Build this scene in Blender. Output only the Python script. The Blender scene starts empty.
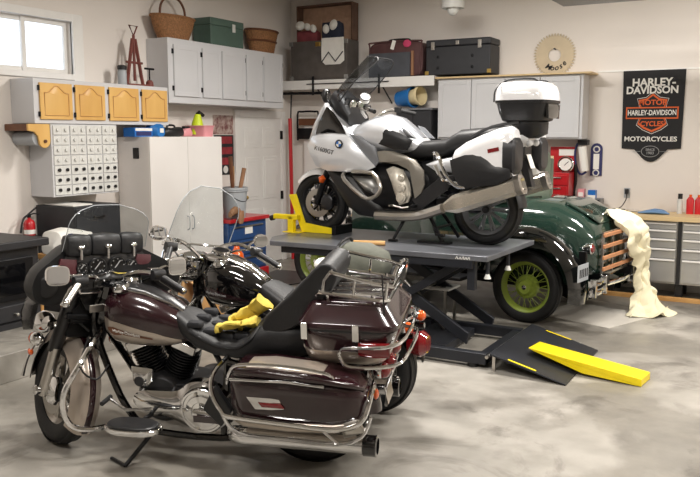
import bpy, math, random
from mathutils import Vector, Matrix
random.seed(7)
PI = math.pi
SC = bpy.context.scene
COL = SC.collection
rad = math.radians

# ---------------------------------------------------------------- materials
def lin(c):
    return tuple(((x/255.0)/12.92 if x/255.0 <= .04045 else ((x/255.0+.055)/1.055)**2.4) for x in c) + (1.0,)

MATS = {}
def mat(name, col, rough=.5, metal=0., var=.08, scale=9., bump=0., coat=0., spec=.5, bscale=None, col2=None, stretch=None):
    m = bpy.data.materials.new(name); m.use_nodes = True
    nt = m.node_tree; N = nt.nodes; L = nt.links
    b = N['Principled BSDF']
    tc = N.new('ShaderNodeTexCoord'); mp = N.new('ShaderNodeMapping')
    if stretch: mp.inputs['Scale'].default_value = stretch
    L.new(tc.outputs['Object'], mp.inputs['Vector'])
    nz = N.new('ShaderNodeTexNoise'); nz.inputs['Scale'].default_value = scale; nz.inputs['Detail'].default_value = 4
    L.new(mp.outputs['Vector'], nz.inputs['Vector'])
    rp = N.new('ShaderNodeValToRGB'); c = lin(col)
    if col2 is not None:
        d = lin(col2); rp.color_ramp.elements[0].color = c; rp.color_ramp.elements[1].color = d
        rp.color_ramp.elements[0].position = .35; rp.color_ramp.elements[1].position = .65
    else:
        rp.color_ramp.elements[0].color = tuple(x*(1-var) for x in c[:3])+(1,)
        rp.color_ramp.elements[1].color = tuple(min(1, x*(1+var)) for x in c[:3])+(1,)
        rp.color_ramp.elements[0].position = .3; rp.color_ramp.elements[1].position = .7
    L.new(nz.outputs['Fac'], rp.inputs['Fac']); L.new(rp.outputs['Color'], b.inputs['Base Color'])
    b.inputs['Roughness'].default_value = rough; b.inputs['Metallic'].default_value = metal
    b.inputs['Coat Weight'].default_value = coat; b.inputs['Coat Roughness'].default_value = .04
    b.inputs['Specular IOR Level'].default_value = spec
    if bump:
        n2 = N.new('ShaderNodeTexNoise'); n2.inputs['Scale'].default_value = bscale or scale*4; n2.inputs['Detail'].default_value = 3
        L.new(mp.outputs['Vector'], n2.inputs['Vector'])
        bp = N.new('ShaderNodeBump'); bp.inputs['Strength'].default_value = bump; bp.inputs['Distance'].default_value = .01
        L.new(n2.outputs['Fac'], bp.inputs['Height']); L.new(bp.outputs['Normal'], b.inputs['Normal'])
    MATS[name] = m
    return m

def clear(name, tint, fac, rough=.02):
    """thin clear plastic or glass: mostly passes light, mirrors a little"""
    m = bpy.data.materials.new(name); m.use_nodes = True
    nt = m.node_tree; N = nt.nodes; L = nt.links
    N.remove(N['Principled BSDF']); out = N['Material Output']
    t = N.new('ShaderNodeBsdfTransparent'); g = N.new('ShaderNodeBsdfGlossy'); mx = N.new('ShaderNodeMixShader')
    tc = N.new('ShaderNodeTexCoord'); nz = N.new('ShaderNodeTexNoise'); nz.inputs['Scale'].default_value = 3
    L.new(tc.outputs['Object'], nz.inputs['Vector'])
    rp = N.new('ShaderNodeValToRGB'); c = lin(tint)
    rp.color_ramp.elements[0].color = tuple(x*.97 for x in c[:3])+(1,); rp.color_ramp.elements[1].color = c
    L.new(nz.outputs['Fac'], rp.inputs['Fac']); L.new(rp.outputs['Color'], t.inputs['Color'])
    lw = N.new('ShaderNodeLayerWeight'); lw.inputs['Blend'].default_value = .35
    pw = N.new('ShaderNodeMath'); pw.operation = 'POWER'; pw.inputs[1].default_value = 2.2; L.new(lw.outputs['Facing'], pw.inputs[0])
    fr = N.new('ShaderNodeMath'); fr.operation = 'MULTIPLY_ADD'; fr.inputs[1].default_value = fac; fr.inputs[2].default_value = .025; L.new(pw.outputs[0], fr.inputs[0])
    g.inputs['Roughness'].default_value = rough; g.inputs['Color'].default_value = (.9, .9, .9, 1)
    L.new(fr.outputs[0], mx.inputs['Fac']); L.new(t.outputs[0], mx.inputs[1]); L.new(g.outputs[0], mx.inputs[2])
    L.new(mx.outputs[0], out.inputs['Surface'])
    MATS[name] = m
    return m

def emit(name, col, s):
    m = bpy.data.materials.new(name); m.use_nodes = True
    b = m.node_tree.nodes['Principled BSDF']
    b.inputs['Base Color'].default_value = lin(col); b.inputs['Emission Color'].default_value = lin(col); b.inputs['Emission Strength'].default_value = s
    MATS[name] = m
    return m

# ---------------------------------------------------------------- mesh builder
def smooth(pts, k=6, closed=False):
    P = [Vector(p) for p in pts]; n = len(P); out = []
    rng = range(n) if closed else range(n-1)
    for i in rng:
        if closed: a, b, c, d = P[(i-1) % n], P[i], P[(i+1) % n], P[(i+2) % n]
        else: a, b, c, d = P[max(i-1, 0)], P[i], P[i+1], P[min(i+2, n-1)]
        for j in range(k):
            t = j/k
            out.append(.5*((2*b)+(c-a)*t+(2*a-5*b+4*c-d)*t*t+(3*b-a-3*c+d)*t**3))
    if not closed: out.append(P[-1])
    return out

class MB:
    def __init__(s): s.v = []; s.f = []
    def add(s, vs, fs):
        o = len(s.v); s.v += [Vector(v) for v in vs]; s.f += [tuple(i+o for i in f) for f in fs]; return s
    def xf(s, M):
        s.v = [M @ v for v in s.v]; return s
    def join(s, o): return s.add(o.v, o.f)
    def box(s, c, d, rot=None):
        x, y, z = [k/2 for k in d]
        vs = [Vector(p) for p in ((-x,-y,-z),(x,-y,-z),(x,y,-z),(-x,y,-z),(-x,-y,z),(x,-y,z),(x,y,z),(-x,y,z))]
        if rot: vs = [rot @ v for v in vs]
        return s.add([v+Vector(c) for v in vs], [(0,3,2,1),(4,5,6,7),(0,1,5,4),(1,2,6,5),(2,3,7,6),(3,0,4,7)])
    def bx(s, x0, x1, y0, y1, z0, z1): return s.box(((x0+x1)/2,(y0+y1)/2,(z0+z1)/2), (abs(x1-x0),abs(y1-y0),abs(z1-z0)))
    def loft(s, rings, cap=True, closed=False):
        n = len(rings[0]); vs = [p for r in rings for p in r]; fs = []
        m = len(rings)
        for i in range(m if closed else m-1):
            for j in range(n):
                a = i*n+j; b = i*n+(j+1) % n; c = ((i+1) % m)*n+(j+1) % n; d = ((i+1) % m)*n+j
                fs.append((a, b, c, d))
        if cap and not closed:
            fs.append(tuple(reversed(range(n)))); fs.append(tuple((m-1)*n+j for j in range(n)))
        return s.add(vs, fs)
    def rim4(s, x0, x1, a0, a1, z0, z1, w, axis='x'):
        """four bars round a door: stiles full height, rails between them"""
        for p, q, r, t in ((a0, a0+w, z0, z1), (a1-w, a1, z0, z1), (a0+w, a1-w, z0, z0+w), (a0+w, a1-w, z1-w, z1)):
            s.bx(x0, x1, p, q, r, t) if axis == 'x' else s.bx(p, q, x0, x1, r, t)
        return s
    def sheet(s, rows, th=0.):
        """open grid of points; th gives it thickness along the mean normal"""
        m = len(rows); n = len(rows[0]); vs = [Vector(p) for r in rows for p in r]
        fs = [(i*n+j, i*n+j+1, (i+1)*n+j+1, (i+1)*n+j) for i in range(m-1) for j in range(n-1)]
        if th:
            nr = [Vector((0,0,0)) for _ in vs]
            for f in fs:
                k = (vs[f[2]]-vs[f[0]]).cross(vs[f[3]]-vs[f[1]])
                for i in f: nr[i] += k
            vs2 = [v-(k.normalized() if k.length else k)*th for v, k in zip(vs, nr)]
            o = len(vs); al = vs+vs2; f2 = [tuple(reversed([i+o for i in f])) for f in fs]
            br = [j for j in range(n)]+[i*n+n-1 for i in range(1, m)]+[(m-1)*n+j for j in range(n-2, -1, -1)]+[i*n for i in range(m-2, 0, -1)]
            ed = [(br[(k+1) % len(br)], br[k], br[k]+o, br[(k+1) % len(br)]+o) for k in range(len(br))]
            return s.add(al, fs+f2+ed)
        return s.add(vs, fs)
    def tube(s, path, r, n=8, closed=False, k=0):
        P = smooth(path, k, closed) if k else [Vector(p) for p in path]
        m = len(P); R = r if isinstance(r, (list, tuple)) else None
        rings = []; up = None
        for i in range(m):
            if closed: t = P[(i+1) % m]-P[i-1]
            else: t = P[min(i+1, m-1)]-P[max(i-1, 0)]
            t = t.normalized() if t.length > 1e-9 else Vector((0,0,1))
            if up is None:
                up = Vector((0,0,1)) if abs(t.z) < .9 else Vector((1,0,0))
            a = t.cross(up)
            if a.length < 1e-6: a = t.orthogonal()
            a.normalize(); b = a.cross(t).normalized(); up = b
            rr = r if R is None else R[0]+(R[-1]-R[0])*i/(m-1) if len(R) == 2 else R[min(int(i*len(R)/m), len(R)-1)]
            rings.append([P[i]+a*math.cos(2*PI*j/n)*rr+b*math.sin(2*PI*j/n)*rr for j in range(n)])
        return s.loft(rings, closed=closed)
    def cyl(s, p0, p1, r, r1=None, n=20): return s.tube([p0, p1], [r, r if r1 is None else r1], n)
    def lathe(s, prof, c=(0,0,0), axis=(0,0,1), n=28, closed=False):
        ax = Vector(axis).normalized(); a = ax.orthogonal().normalized(); b = ax.cross(a); c = Vector(c)
        rings = [[c+ax*h+(a*math.cos(2*PI*j/n)+b*math.sin(2*PI*j/n))*max(r, 1e-4) for j in range(n)] for r, h in prof]
        return s.loft(rings, closed=closed, cap=(prof[0][0] < 1e-3 or prof[-1][0] < 1e-3))
    def torus(s, c, axis, R, r, n=40, k=10, sq=1.):
        return s.lathe([(R+r*math.cos(2*PI*i/k), r*sq*math.sin(2*PI*i/k)) for i in range(k)], c, axis, n, closed=True)
    def ell(s, c, r, n=16, rot=None):
        x, y, z = r if isinstance(r, (tuple, list)) else (r, r, r); rings = []
        for i in range(1, n):
            t = PI*i/n; rings.append([Vector((x*math.sin(t)*math.cos(2*PI*j/n), y*math.sin(t)*math.sin(2*PI*j/n), -z*math.cos(t))) for j in range(n)])
        rings = [[Vector(c)+((rot @ p) if rot else p) for p in r_] for r_ in rings]
        return s.loft(rings)
    def prism(s, pts, a0, a1, axis='y'):
        f = {'y': lambda p, a: (p[0], a, p[1]), 'z': lambda p, a: (p[0], p[1], a), 'x': lambda p, a: (a, p[0], p[1])}[axis]
        n = len(pts); vs = [f(p, a0) for p in pts]+[f(p, a1) for p in pts]
        return s.add(vs, [tuple(reversed(range(n))), tuple(range(n, 2*n))]+[(i, (i+1) % n, (i+1) % n+n, i+n) for i in range(n)])
    def pillow(s, pts, a0, bulge, axis='y', back=.02, c=None, steps=5):
        """a panel whose outline is pts and whose face swells by bulge along axis"""
        n = len(pts); sg = 1 if bulge > 0 else -1
        cx, cy = c or (sum(p[0] for p in pts)/n, sum(p[1] for p in pts)/n)
        f = {'y': lambda x, y, a: (x, a, y), 'z': lambda x, y, a: (x, y, a), 'x': lambda x, y, a: (a, x, y)}[axis]
        rings = [[f(p[0], p[1], a0-sg*back) for p in pts]]
        for i in range(steps+1):
            t = i/steps; k = 1-.985*t; h = bulge*(1-(k)**2.6)
            rings.append([f(cx+(p[0]-cx)*k, cy+(p[1]-cy)*k, a0+h) for p in pts])
        return s.loft(rings)
    def body(s, st, n=20, e=2.6, axis='x', flat=None):
        """loft of superellipse rings. st: (pos, lo, hi, halfwidth[, e[, off]])"""
        rings = []
        for q in st:
            p, lo, hi, w = q[:4]; ee = q[4] if len(q) > 4 and q[4] else e; off = q[5] if len(q) > 5 else 0
            cz = (lo+hi)/2; h = (hi-lo)/2; ring = []
            for j in range(n):
                a = 2*PI*(j+.5)/n; c_, s_ = math.cos(a), math.sin(a)
                y = off+w*math.copysign(abs(c_)**(2/ee), c_); z = cz+h*math.copysign(abs(s_)**(2/ee), s_)
                ring.append({'x': (p, y, z), 'y': (y, p, z), 'z': (y, z, p)}[axis])
            rings.append(ring)
        return s.loft(rings)
    def fender(s, c, R, a0, a1, w, n=22, drop=.06, th=.006, m=9, y0=0.):
        """wheel guard sweeping from angle a0 to a1 (degrees, x forward, z up) round (x, z) = c"""
        rows = []
        for i in range(n+1):
            a = rad(a0+(a1-a0)*i/n); row = []
            for j in range(m+1):
                t = -1+2*j/m; rr = R-drop*abs(t)**2.6
                row.append((c[0]+rr*math.cos(a), y0+w*t*(1-.06*abs(t)), c[1]+rr*math.sin(a)))
            rows.append(row)
        return s.sheet(rows, th)

from mathutils import noise
def crumple(mb, amp, sc, seed=0.):
    mb.v = [v+Vector(noise.noise_vector(v*sc+Vector((seed,)*3)))*amp+Vector(noise.noise_vector(v*sc*2.7))*amp*.45 for v in mb.v]
    return mb
def mesh_obj(name, mb, m, parent=None, sharp=35, bevel=0., sub=0, solid=0.):
    me = bpy.data.meshes.new(name); me.from_pydata([tuple(v) for v in mb.v], [], mb.f); me.validate(); me.update()
    import bmesh
    bm = bmesh.new(); bm.from_mesh(me); bmesh.ops.recalc_face_normals(bm, faces=bm.faces); bm.to_mesh(me); bm.free()
    me.polygons.foreach_set('use_smooth', [True]*len(me.polygons))
    me.set_sharp_from_angle(angle=rad(sharp))
    me.materials.append(MATS[m] if isinstance(m, str) else m)
    o = bpy.data.objects.new(name, me); COL.objects.link(o)
    if parent: o.parent = parent
    if bevel:
        b = o.modifiers.new('edge', 'BEVEL'); b.width = bevel; b.segments = 2; b.limit_method = 'ANGLE'; b.angle_limit = rad(35); b.harden_normals = True
    if sub:
        k = o.modifiers.new('sub', 'SUBSURF'); k.levels = sub; k.render_levels = sub
    return o
obj = mesh_obj

def tag(o, label=None, cat=None, group=None, kind=None):
    if label: o['label'] = label
    if cat: o['category'] = cat
    if group: o['group'] = group
    if kind: o['kind'] = kind
    return o
def thing(name, label, cat, loc=(0,0,0), rz=0., lean=0., group=None, sc=1.):
    o = bpy.data.objects.new(name, None); COL.objects.link(o); o.empty_display_size = .1
    o.location = loc; o.rotation_euler = (lean, 0, rz); o.scale = (sc, sc, sc)
    return tag(o, label, cat, group)
def struct(name, mb, m, bevel=0., parent=None, sharp=35):
    o = mesh_obj(name, mb, m, parent, bevel=bevel, sharp=sharp)
    if not parent: o['kind'] = 'structure'
    return o
def one(name, mb, m, label, cat, group=None, **k):
    return tag(mesh_obj(name, mb, m, **k), label, cat, group)
def copy_tree(o, parent=None):
    c = o.copy(); COL.objects.link(c)
    if parent: c.parent = parent
    for ch in list(o.children): copy_tree(ch, c)
    return c

def text(name, body, m, parent, size, M, ext=.001, align='CENTER', sx=1., shear=0., bold=0.):
    """lettering turned into a mesh; it lies in its own x-y plane, M places it"""
    cu = bpy.data.curves.new(name, 'FONT'); cu.body = body; cu.size = size; cu.extrude = ext; cu.align_x = align; cu.align_y = 'CENTER'
    cu.shear = shear; cu.offset = bold; cu.resolution_u = 3
    t = bpy.data.objects.new(name+'_curve', cu); COL.objects.link(t)
    me = bpy.data.meshes.new_from_object(t); bpy.data.objects.remove(t); bpy.data.curves.remove(cu)
    me.transform(M @ Matrix.Diagonal((sx, 1, 1, 1))); me.materials.clear(); me.materials.append(MATS[m]); me.name = name
    o = bpy.data.objects.new(name, me); COL.objects.link(o)
    if parent: o.parent = parent
    return o
def frame(o, x, y):
    """matrix taking x-y plane lettering to origin o with right = x and up = y"""
    x = Vector(x).normalized(); y = Vector(y).normalized(); z = x.cross(y)
    M = Matrix.Identity(4)
    for i, a in enumerate((x, y, z)):
        M[0][i], M[1][i], M[2][i] = a
    M.translation = Vector(o); return M
BACK = ((1,0,0), (0,0,1))      # lettering on the back wall, read from the room
LEFT = ((0,1,0), (0,0,1))      # lettering on the left wall, read from the room

# ------------------------------------------------ palette
mat('wall_paint', (228,221,214), .85, var=.02, scale=1.5, bump=.02, bscale=60)
mat('ceiling_paint', (214,210,202), .9, var=.02, scale=2)
mat('door_grey', (150,146,140), .6, var=.03)
mat('white_trim', (232,230,226), .5, var=.02)
mat('white_melamine', (232,228,224), .45, var=.015, scale=2)
mat('grey_cabinet', (205,205,207), .5, var=.02, scale=3)
mat('oak', (226,182,108), .42, var=.12, scale=5, stretch=(1,1,.15), col2=(214,166,92))
mat('pine', (206,160,100), .5, scale=5, col2=(190,140,80), stretch=(1,.2,1))
mat('birch', (222,196,150), .45, scale=3, col2=(212,184,136), stretch=(.15,1,1))
mat('dark_wood', (112,70,44), .5, scale=6, col2=(92,54,34), stretch=(1,.2,1))
mat('rack_wood', (190,136,96), .45, scale=9, col2=(172,116,78), stretch=(1,.1,1))
mat('black_plastic', (24,24,26), .42, var=.1)
mat('black_satin', (20,20,22), .3, var=.1)
mat('black_gloss', (9,8,9), .07, var=.1, coat=1.)
mat('black_metal', (28,28,30), .4, metal=.6, var=.1)
mat('stove_black', (34,34,37), .5, var=.15, bump=.05)
mat('rubber', (20,20,21), .62, var=.2, scale=20, bump=.12, bscale=90)
mat('chrome', (225,225,225), .07, metal=1., var=.03)
mat('satin_metal', (188,184,178), .28, metal=1., var=.06)
mat('steel', (196,196,196), .38, metal=.8, var=.05, scale=3, stretch=(.1,4,4))
mat('aluminium', (160,160,158), .42, metal=.9, var=.12, scale=14)
mat('engine_alloy', (214,208,196), .38, metal=.55, var=.16, scale=22, bump=.15)
mat('muffler_metal', (212,205,192), .27, metal=.85, var=.05)
mat('titanium', (186,180,170), .32, metal=.85, var=.06)
mat('dark_alloy', (58,58,60), .4, metal=.7, var=.12)
mat('brass', (190,160,90), .3, metal=1.)
mat('leather', (24,24,26), .5, var=.15, scale=14, bump=.12, bscale=70)
mat('quilted', (20,21,26), .75, var=.1, bump=.1)
mat('maroon', (34,11,17), .2, var=.08, coat=.8, scale=4)
mat('fairing_black', (17,17,18), .5, spec=.3)
mat('spar_grey', (146,141,132), .42, metal=.6, var=.08)
mat('dash_maroon', (70,26,32), .4)
mat('bike_silver', (176,164,152), .3, metal=.55, var=.04, coat=.8)
mat('bmw_silver', (218,220,224), .28, metal=.35, var=.02, coat=1.)
mat('white_pearl', (238,238,240), .2, var=.015, coat=1.)
mat('grey_panel', (120,122,126), .4, metal=.3, var=.05)
mat('car_green', (34,54,46), .12, var=.05, coat=1., scale=3)
mat('fender_black', (12,14,14), .07, coat=1.)
mat('primer_cream', (196,186,166), .6, var=.06)
mat('roof_grey_green', (120,134,118), .5, var=.06)  # cab lighter than the body: its reflection is put into the colour
mat('wheel_green', (146,164,66), .35, var=.08, coat=.4)
mat('deck_grey', (112,114,120), .32, metal=.4, var=.15, scale=5, bump=.04)
mat('lift_dark', (40,42,48), .42, metal=.3, var=.15, scale=6)
mat('yellow_paint', (246,220,20), .38, var=.05)
mat('red_paint', (186,28,36), .35, var=.06, coat=.3)
mat('red_lens', (118,12,20), .08, coat=1.)
mat('orange_lens', (226,92,22), .1, coat=1.)
mat('clear_lens', (214,214,214), .1, coat=1.)
mat('glass_dark', (10,10,12), .04, coat=1.)
mat('mirror', (200,202,204), .02, metal=1., var=.01)
mat('gauge_face', (22,22,24), .3)
mat('blue_paint', (36,70,120), .4, var=.05)
mat('blue_plastic', (32,110,180), .4, var=.05)
mat('cream_plastic', (222,206,164), .5, var=.05)
mat('grey_plastic', (164,168,172), .5, var=.04)
mat('pale_plastic', (214,214,210), .5, var=.05)
mat('pink_plastic', (222,150,156), .4, var=.05)
mat('lime', (206,224,40), .5, var=.06)
mat('wicker', (140,98,62), .75, var=.35, scale=60, bump=.7, bscale=70)
mat('green_tin', (76,98,88), .45, var=.06)
mat('rust_red', (112,56,48), .6, var=.2)
mat('trunk_brown', (96,70,56), .7, var=.2, bump=.1)
mat('trunk_lining', (180,146,122), .8, var=.12, scale=14)
mat('trunk_front', (84,78,74), .7, var=.2, scale=7)
mat('trunk_black', (40,41,45), .55, var=.1)
mat('navy_cloth', (44,50,68), .85, var=.12)
mat('red_cloth', (128,60,66), .85, var=.15)
mat('pink_cloth', (206,70,110), .8)
mat('plum_cloth', (84,54,54), .75, var=.15, bump=.1)
mat('slate_cloth', (74,76,82), .8, var=.1)
mat('white_cloth', (228,226,220), .85, var=.04, scale=12, bump=.1)
mat('cream_cloth', (226,218,188), .85, var=.05, scale=9, bump=.12)
mat('glove_yellow', (214,190,84), .8, var=.12, scale=16, bump=.2)
mat('canvas', (94,96,86), .75, var=.15, scale=12, bump=.15)
mat('tan_leather', (150,110,80), .65, var=.15)
mat('blue_cloth', (112,150,196), .8, var=.08)
mat('banner_black', (28,28,30), .8, var=.08)
mat('print_white', (226,224,218), .7, var=.02)
mat('print_orange', (214,94,40), .7, var=.03)
mat('print_grey', (150,150,150), .7, var=.03)
mat('ink_dark', (30,28,30), .7)
mat('ink_navy', (44,46,96), .6)
mat('badge_blue', (40,110,190), .3)
mat('saw_tan', (200,184,156), .6, var=.06)
mat('floor_paper', (196,191,182), .6, var=.04, scale=4)
mat('paper', (236,234,228), .8, var=.02)
mat('poster_red', (140,40,46), .7, var=.25, scale=14)
mat('poster_mix', (120,74,72), .7, scale=16, col2=(188,170,160))
mat('cardboard', (190,150,104), .8, var=.06)
mat('log_wood', (196,150,96), .8, var=.12, scale=12, bump=.2)
mat('bottle_red', (206,34,40), .35)
mat('led_white', (250,250,250), .4)
clear('windshield', (245,247,247), .22)
clear('smoked', (216,218,220), .4)
clear('clear_tint', (150,150,150), .5, .15)
clear('glass', (250,252,255), .45)
# ================================================================ THE ROOM
XL, YB, ZC = -6.7, 10.05, 3.85
def concrete():
    m = bpy.data.materials.new('concrete'); m.use_nodes = True
    nt = m.node_tree; N = nt.nodes; L = nt.links; b = N['Principled BSDF']
    tc = N.new('ShaderNodeTexCoord')
    def noise(s, d, r=.55, dist=0.):
        n = N.new('ShaderNodeTexNoise'); n.inputs['Scale'].default_value = s; n.inputs['Detail'].default_value = d; n.inputs['Roughness'].default_value = r
        n.inputs['Distortion'].default_value = dist; L.new(tc.outputs['Object'], n.inputs['Vector']); return n
    def ramp(n, a, c, pa, pc):
        r = N.new('ShaderNodeValToRGB'); r.color_ramp.elements[0].color = a; r.color_ramp.elements[1].color = c
        r.color_ramp.elements[0].position = pa; r.color_ramp.elements[1].position = pc; L.new(n.outputs['Fac'], r.inputs['Fac']); return r
    base = ramp(noise(2.2, 8, .62), lin((116,112,105)), lin((140,135,126)), .35, .68)
    worn = ramp(noise(.62, 7, .52, .25), (0,0,0,1), (1,1,1,1), .485, .535)     # patches where the pale top coat is left
    mx = N.new('ShaderNodeMix'); mx.data_type = 'RGBA'
    L.new(worn.outputs['Color'], mx.inputs['Factor']); L.new(base.outputs['Color'], mx.inputs['A'])
    pale = ramp(noise(5, 6), lin((146,142,134)), lin((165,160,152)), .3, .7); L.new(pale.outputs['Color'], mx.inputs['B'])
    sp = ramp(noise(1.5, 6, .65, .6), (1,1,1,1), (.66,.65,.64,1), .55, .64)      # oil and damp stains
    m2 = N.new('ShaderNodeMix'); m2.data_type = 'RGBA'; m2.blend_type = 'MULTIPLY'; m2.inputs['Factor'].default_value = 1
    L.new(mx.outputs['Result'], m2.inputs['A']); L.new(sp.outputs['Color'], m2.inputs['B']); L.new(m2.outputs['Result'], b.inputs['Base Color'])
    rg = ramp(noise(2.5, 4), (.32,.32,.32,1), (.55,.55,.55,1), .3, .7); L.new(rg.outputs['Color'], b.inputs['Roughness'])
    bp = N.new('ShaderNodeBump'); bp.inputs['Strength'].default_value = .04; n3 = noise(30, 4); L.new(n3.outputs['Fac'], bp.inputs['Height']); L.new(bp.outputs['Normal'], b.inputs['Normal'])
    MATS['concrete'] = m
concrete()
XR, YF = 4.6, -4.2
struct('floor', MB().bx(XL-.15, XR+.15, YF-.15, YB+.15, -.12, 0), 'concrete')
struct('ceiling', MB().bx(XL-.15, XR+.15, YF-.15, YB+.15, ZC, ZC+.12), 'ceiling_paint')
struct('wall_back', MB().bx(XL-.15, XR+.15, YB, YB+.15, 0, ZC), 'wall_paint')
wy0, wy1, wz0, wz1 = 4.45, 5.93, 2.49, 3.03
w = MB(); w.bx(XL-.15, XL, YF, wy0, 0, ZC); w.bx(XL-.15, XL, wy1, YB, 0, ZC); w.bx(XL-.15, XL, wy0, wy1, 0, wz0); w.bx(XL-.15, XL, wy0, wy1, wz1, ZC)
struct('wall_left', w, 'wall_paint')
struct('wall_right', MB().bx(XR, XR+.15, YF, YB, 0, ZC), 'wall_paint')
w = MB()                                                  # the wall behind the camera, with two closed garage doors
for a, b_ in ((XL, -6.0), (-2.6, -1.8), (1.6, XR)): w.bx(a, b_, YF-.15, YF, 0, ZC)
for a, b_ in ((-6.0, -2.6), (-1.8, 1.6)): w.bx(a, b_, YF-.15, YF, 2.7, ZC)
struct('wall_front', w, 'wall_paint')
for n_, (a, b_) in enumerate(((-6.0, -2.6), (-1.8, 1.6))):
    gd = MB()
    for k in range(5): gd.bx(a, b_, YF-.10, YF-.05, k*.54+.004, k*.54+.536)
    struct('door_%d' % (n_+2), gd, 'door_grey')
# pale line where the two wall sheets meet, and the skirting
struct('trim_3', MB().bx(-2.2, XR, YB-.012, YB, 2.615, 2.635), 'white_trim')
struct('baseboard_left', MB().bx(XL, XL+.014, YF, 8.6, 0, .09), 'white_trim')
struct('baseboard_back', MB().bx(XL, XR, YB-.014, YB, 0, .09), 'white_trim')
# window in the left wall
wf = MB(); 
wf.bx(XL-.12, XL+.02, wy0-.1, wy0, wz0-.08, wz1+.08); wf.bx(XL-.02, XL+.02, wy1, wy1+.14, wz0-.08, wz1+.08)
wf.bx(XL-.02, XL+.02, wy0, wy1, wz1, wz1+.08); wf.bx(XL-.02, XL+.03, wy0, wy1, wz0-.06, wz0)
win = struct('window_1', wf, 'white_trim', bevel=.004)
sa = MB()
for a, b_ in ((wy0, 5.42), (5.36, wy1)):
    x0 = XL-.11 if a == wy0 else XL-.09; x1 = x0+.03
    sa.rim4(x0, x1, a+.001, b_-.001, wz0+.001, wz1-.001, .048)
struct('sash', sa, 'white_trim', parent=win, bevel=.003)
struct('pane', MB().bx(XL-.092, XL-.088, wy0+.04, wy1-.04, wz0+.04, wz1-.04), 'glass', parent=win)
# white six panel door in the left wall
dy0, dy1, dz = 8.72, 9.72, 2.1
d = struct('door_1', MB().bx(XL, XL+.03, dy0, dy1, .01, dz), 'white_trim', bevel=.004)
for (a, b_) in ((dy0+.12, dy0+.46), (dy0+.54, dy0+.88)):
    for (z0, z1) in ((.2, .82), (.95, 1.55), (1.68, 1.96)):
        p = MB(); p.bx(XL+.026, XL+.036, a, b_, z0, z1); p.bx(XL+.03, XL+.041, a+.045, b_-.045, z0+.045, z1-.045)
        struct('door_panel', p, 'white_trim', parent=d, bevel=.006)
fr = MB(); fr.bx(XL, XL+.045, dy0-.1, dy0, 0, dz+.1); fr.bx(XL, XL+.045, dy1, dy1+.1, 0, dz+.1); fr.bx(XL, XL+.045, dy0, dy1, dz, dz+.1)
struct('door_frame', fr, 'white_trim', parent=d, bevel=.005)
for z in (.18, .98, 1.86):
    struct('hinge', MB().bx(XL+.025, XL+.055, dy1-.025, dy1+.015, z-.06, z+.06), 'black_metal', parent=d)
k = MB(); k.cyl((XL+.03, dy0+.07, 1.0), (XL+.07, dy0+.07, 1.0), .012); k.ell((XL+.09, dy0+.07, 1.0), .028)
struct('door_knob', k, 'brass', parent=d)

# ceiling lamps: unseen shop fixtures, the front one added for streak highlights
def fixture(x, y, lx, ly, label):
    t = thing('ceiling_light', label, 'lamp', (x, y, ZC), group='shop lights under the ceiling')
    obj('housing', MB().bx(-lx/2, lx/2, -ly/2, ly/2, -.07, 0), 'white_trim', t, bevel=.01)
    obj('diffuser', MB().bx(-lx/2+.02, lx/2-.02, -ly/2+.02, ly/2-.02, -.10, -.065), 'lamp_glow', t, bevel=.012)
    return t
emit('lamp_glow', (255,250,240), 2.0)
LAMPS = [(-3.3, 6.8), (-3.2, 3.2), (-.3, 7.4), (-.4, 3.2), (2.6, 6.6), (-2.4, .4)]
for x, y in LAMPS:
    fixture(x, y, 1.25, .28, 'long white shop light fixed flat to the ceiling')
    li = bpy.data.lights.new('shop_lamp', 'AREA'); li.shape = 'RECTANGLE'; li.size = 1.2; li.size_y = .24; li.energy = 145 if y > 5 else (110 if y > 2 else 70); li.color = (1., .955, .90)
    lo = bpy.data.objects.new('shop_lamp', li); COL.objects.link(lo); lo.location = (x, y, ZC-.115)
# lampholder hanging from the ceiling near the back wall
t = thing('pendant_light', 'small white lampholder hanging from the ceiling above the black trunk', 'lamp', (-3.77, 9.2, 3.57), sc=1.25)
obj('canopy', MB().lathe([(.0,.222),(.075,.222),(.07,.19),(.012,.18),(.012,-.05),(0,-.05)], n=20), 'white_trim', t)
obj('lamp_shade', MB().lathe([(.03,-.05),(.11,-.075),(.11,-.15),(.075,-.155),(.07,-.08)], n=24), 'pale_plastic', t)
obj('bulb', MB().ell((0,0,-.16), (.055,.055,.06)), 'pale_plastic', t)
# storage board hung under the ceiling, only its shaded underside corner shows
t = thing('overhead_shelf', 'grey overhead shelf board hung below the ceiling at top right', 'shelf', (-.85, 8.1, 3.22))
obj('board', MB().bx(-1.4,1.6,-.4,.4,-.03,.03), 'grey_panel', t, bevel=.01)
for x in (-1.2,1.4):
    for y in (-.35,.35): obj('hanger', MB().cyl((x,y,.03),(x,y,ZC-3.22),.008), 'black_metal', t)

# ================================================================ CAMERA / LIGHT
cam = bpy.data.cameras.new('camera'); cam.sensor_width = 36; cam.lens = 790/700*36; cam.clip_start = .05
co = bpy.data.objects.new('camera', cam); COL.objects.link(co); co.location = (0, 0, 1.86)
co.rotation_euler = (rad(90-7.464), 0, rad(29.5)); SC.camera = co
wd = bpy.data.worlds.new('sky'); SC.world = wd; wd.use_nodes = True
bgn = wd.node_tree.nodes['Background']; bgn.inputs['Color'].default_value = (.90, .95, 1., 1); bgn.inputs['Strength'].default_value = 2.2
vs = SC.view_settings; vs.view_transform = 'Standard'; vs.look = 'None'; vs.gamma = 1; vs.exposure = 0; vs.use_curve_mapping = False
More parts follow.
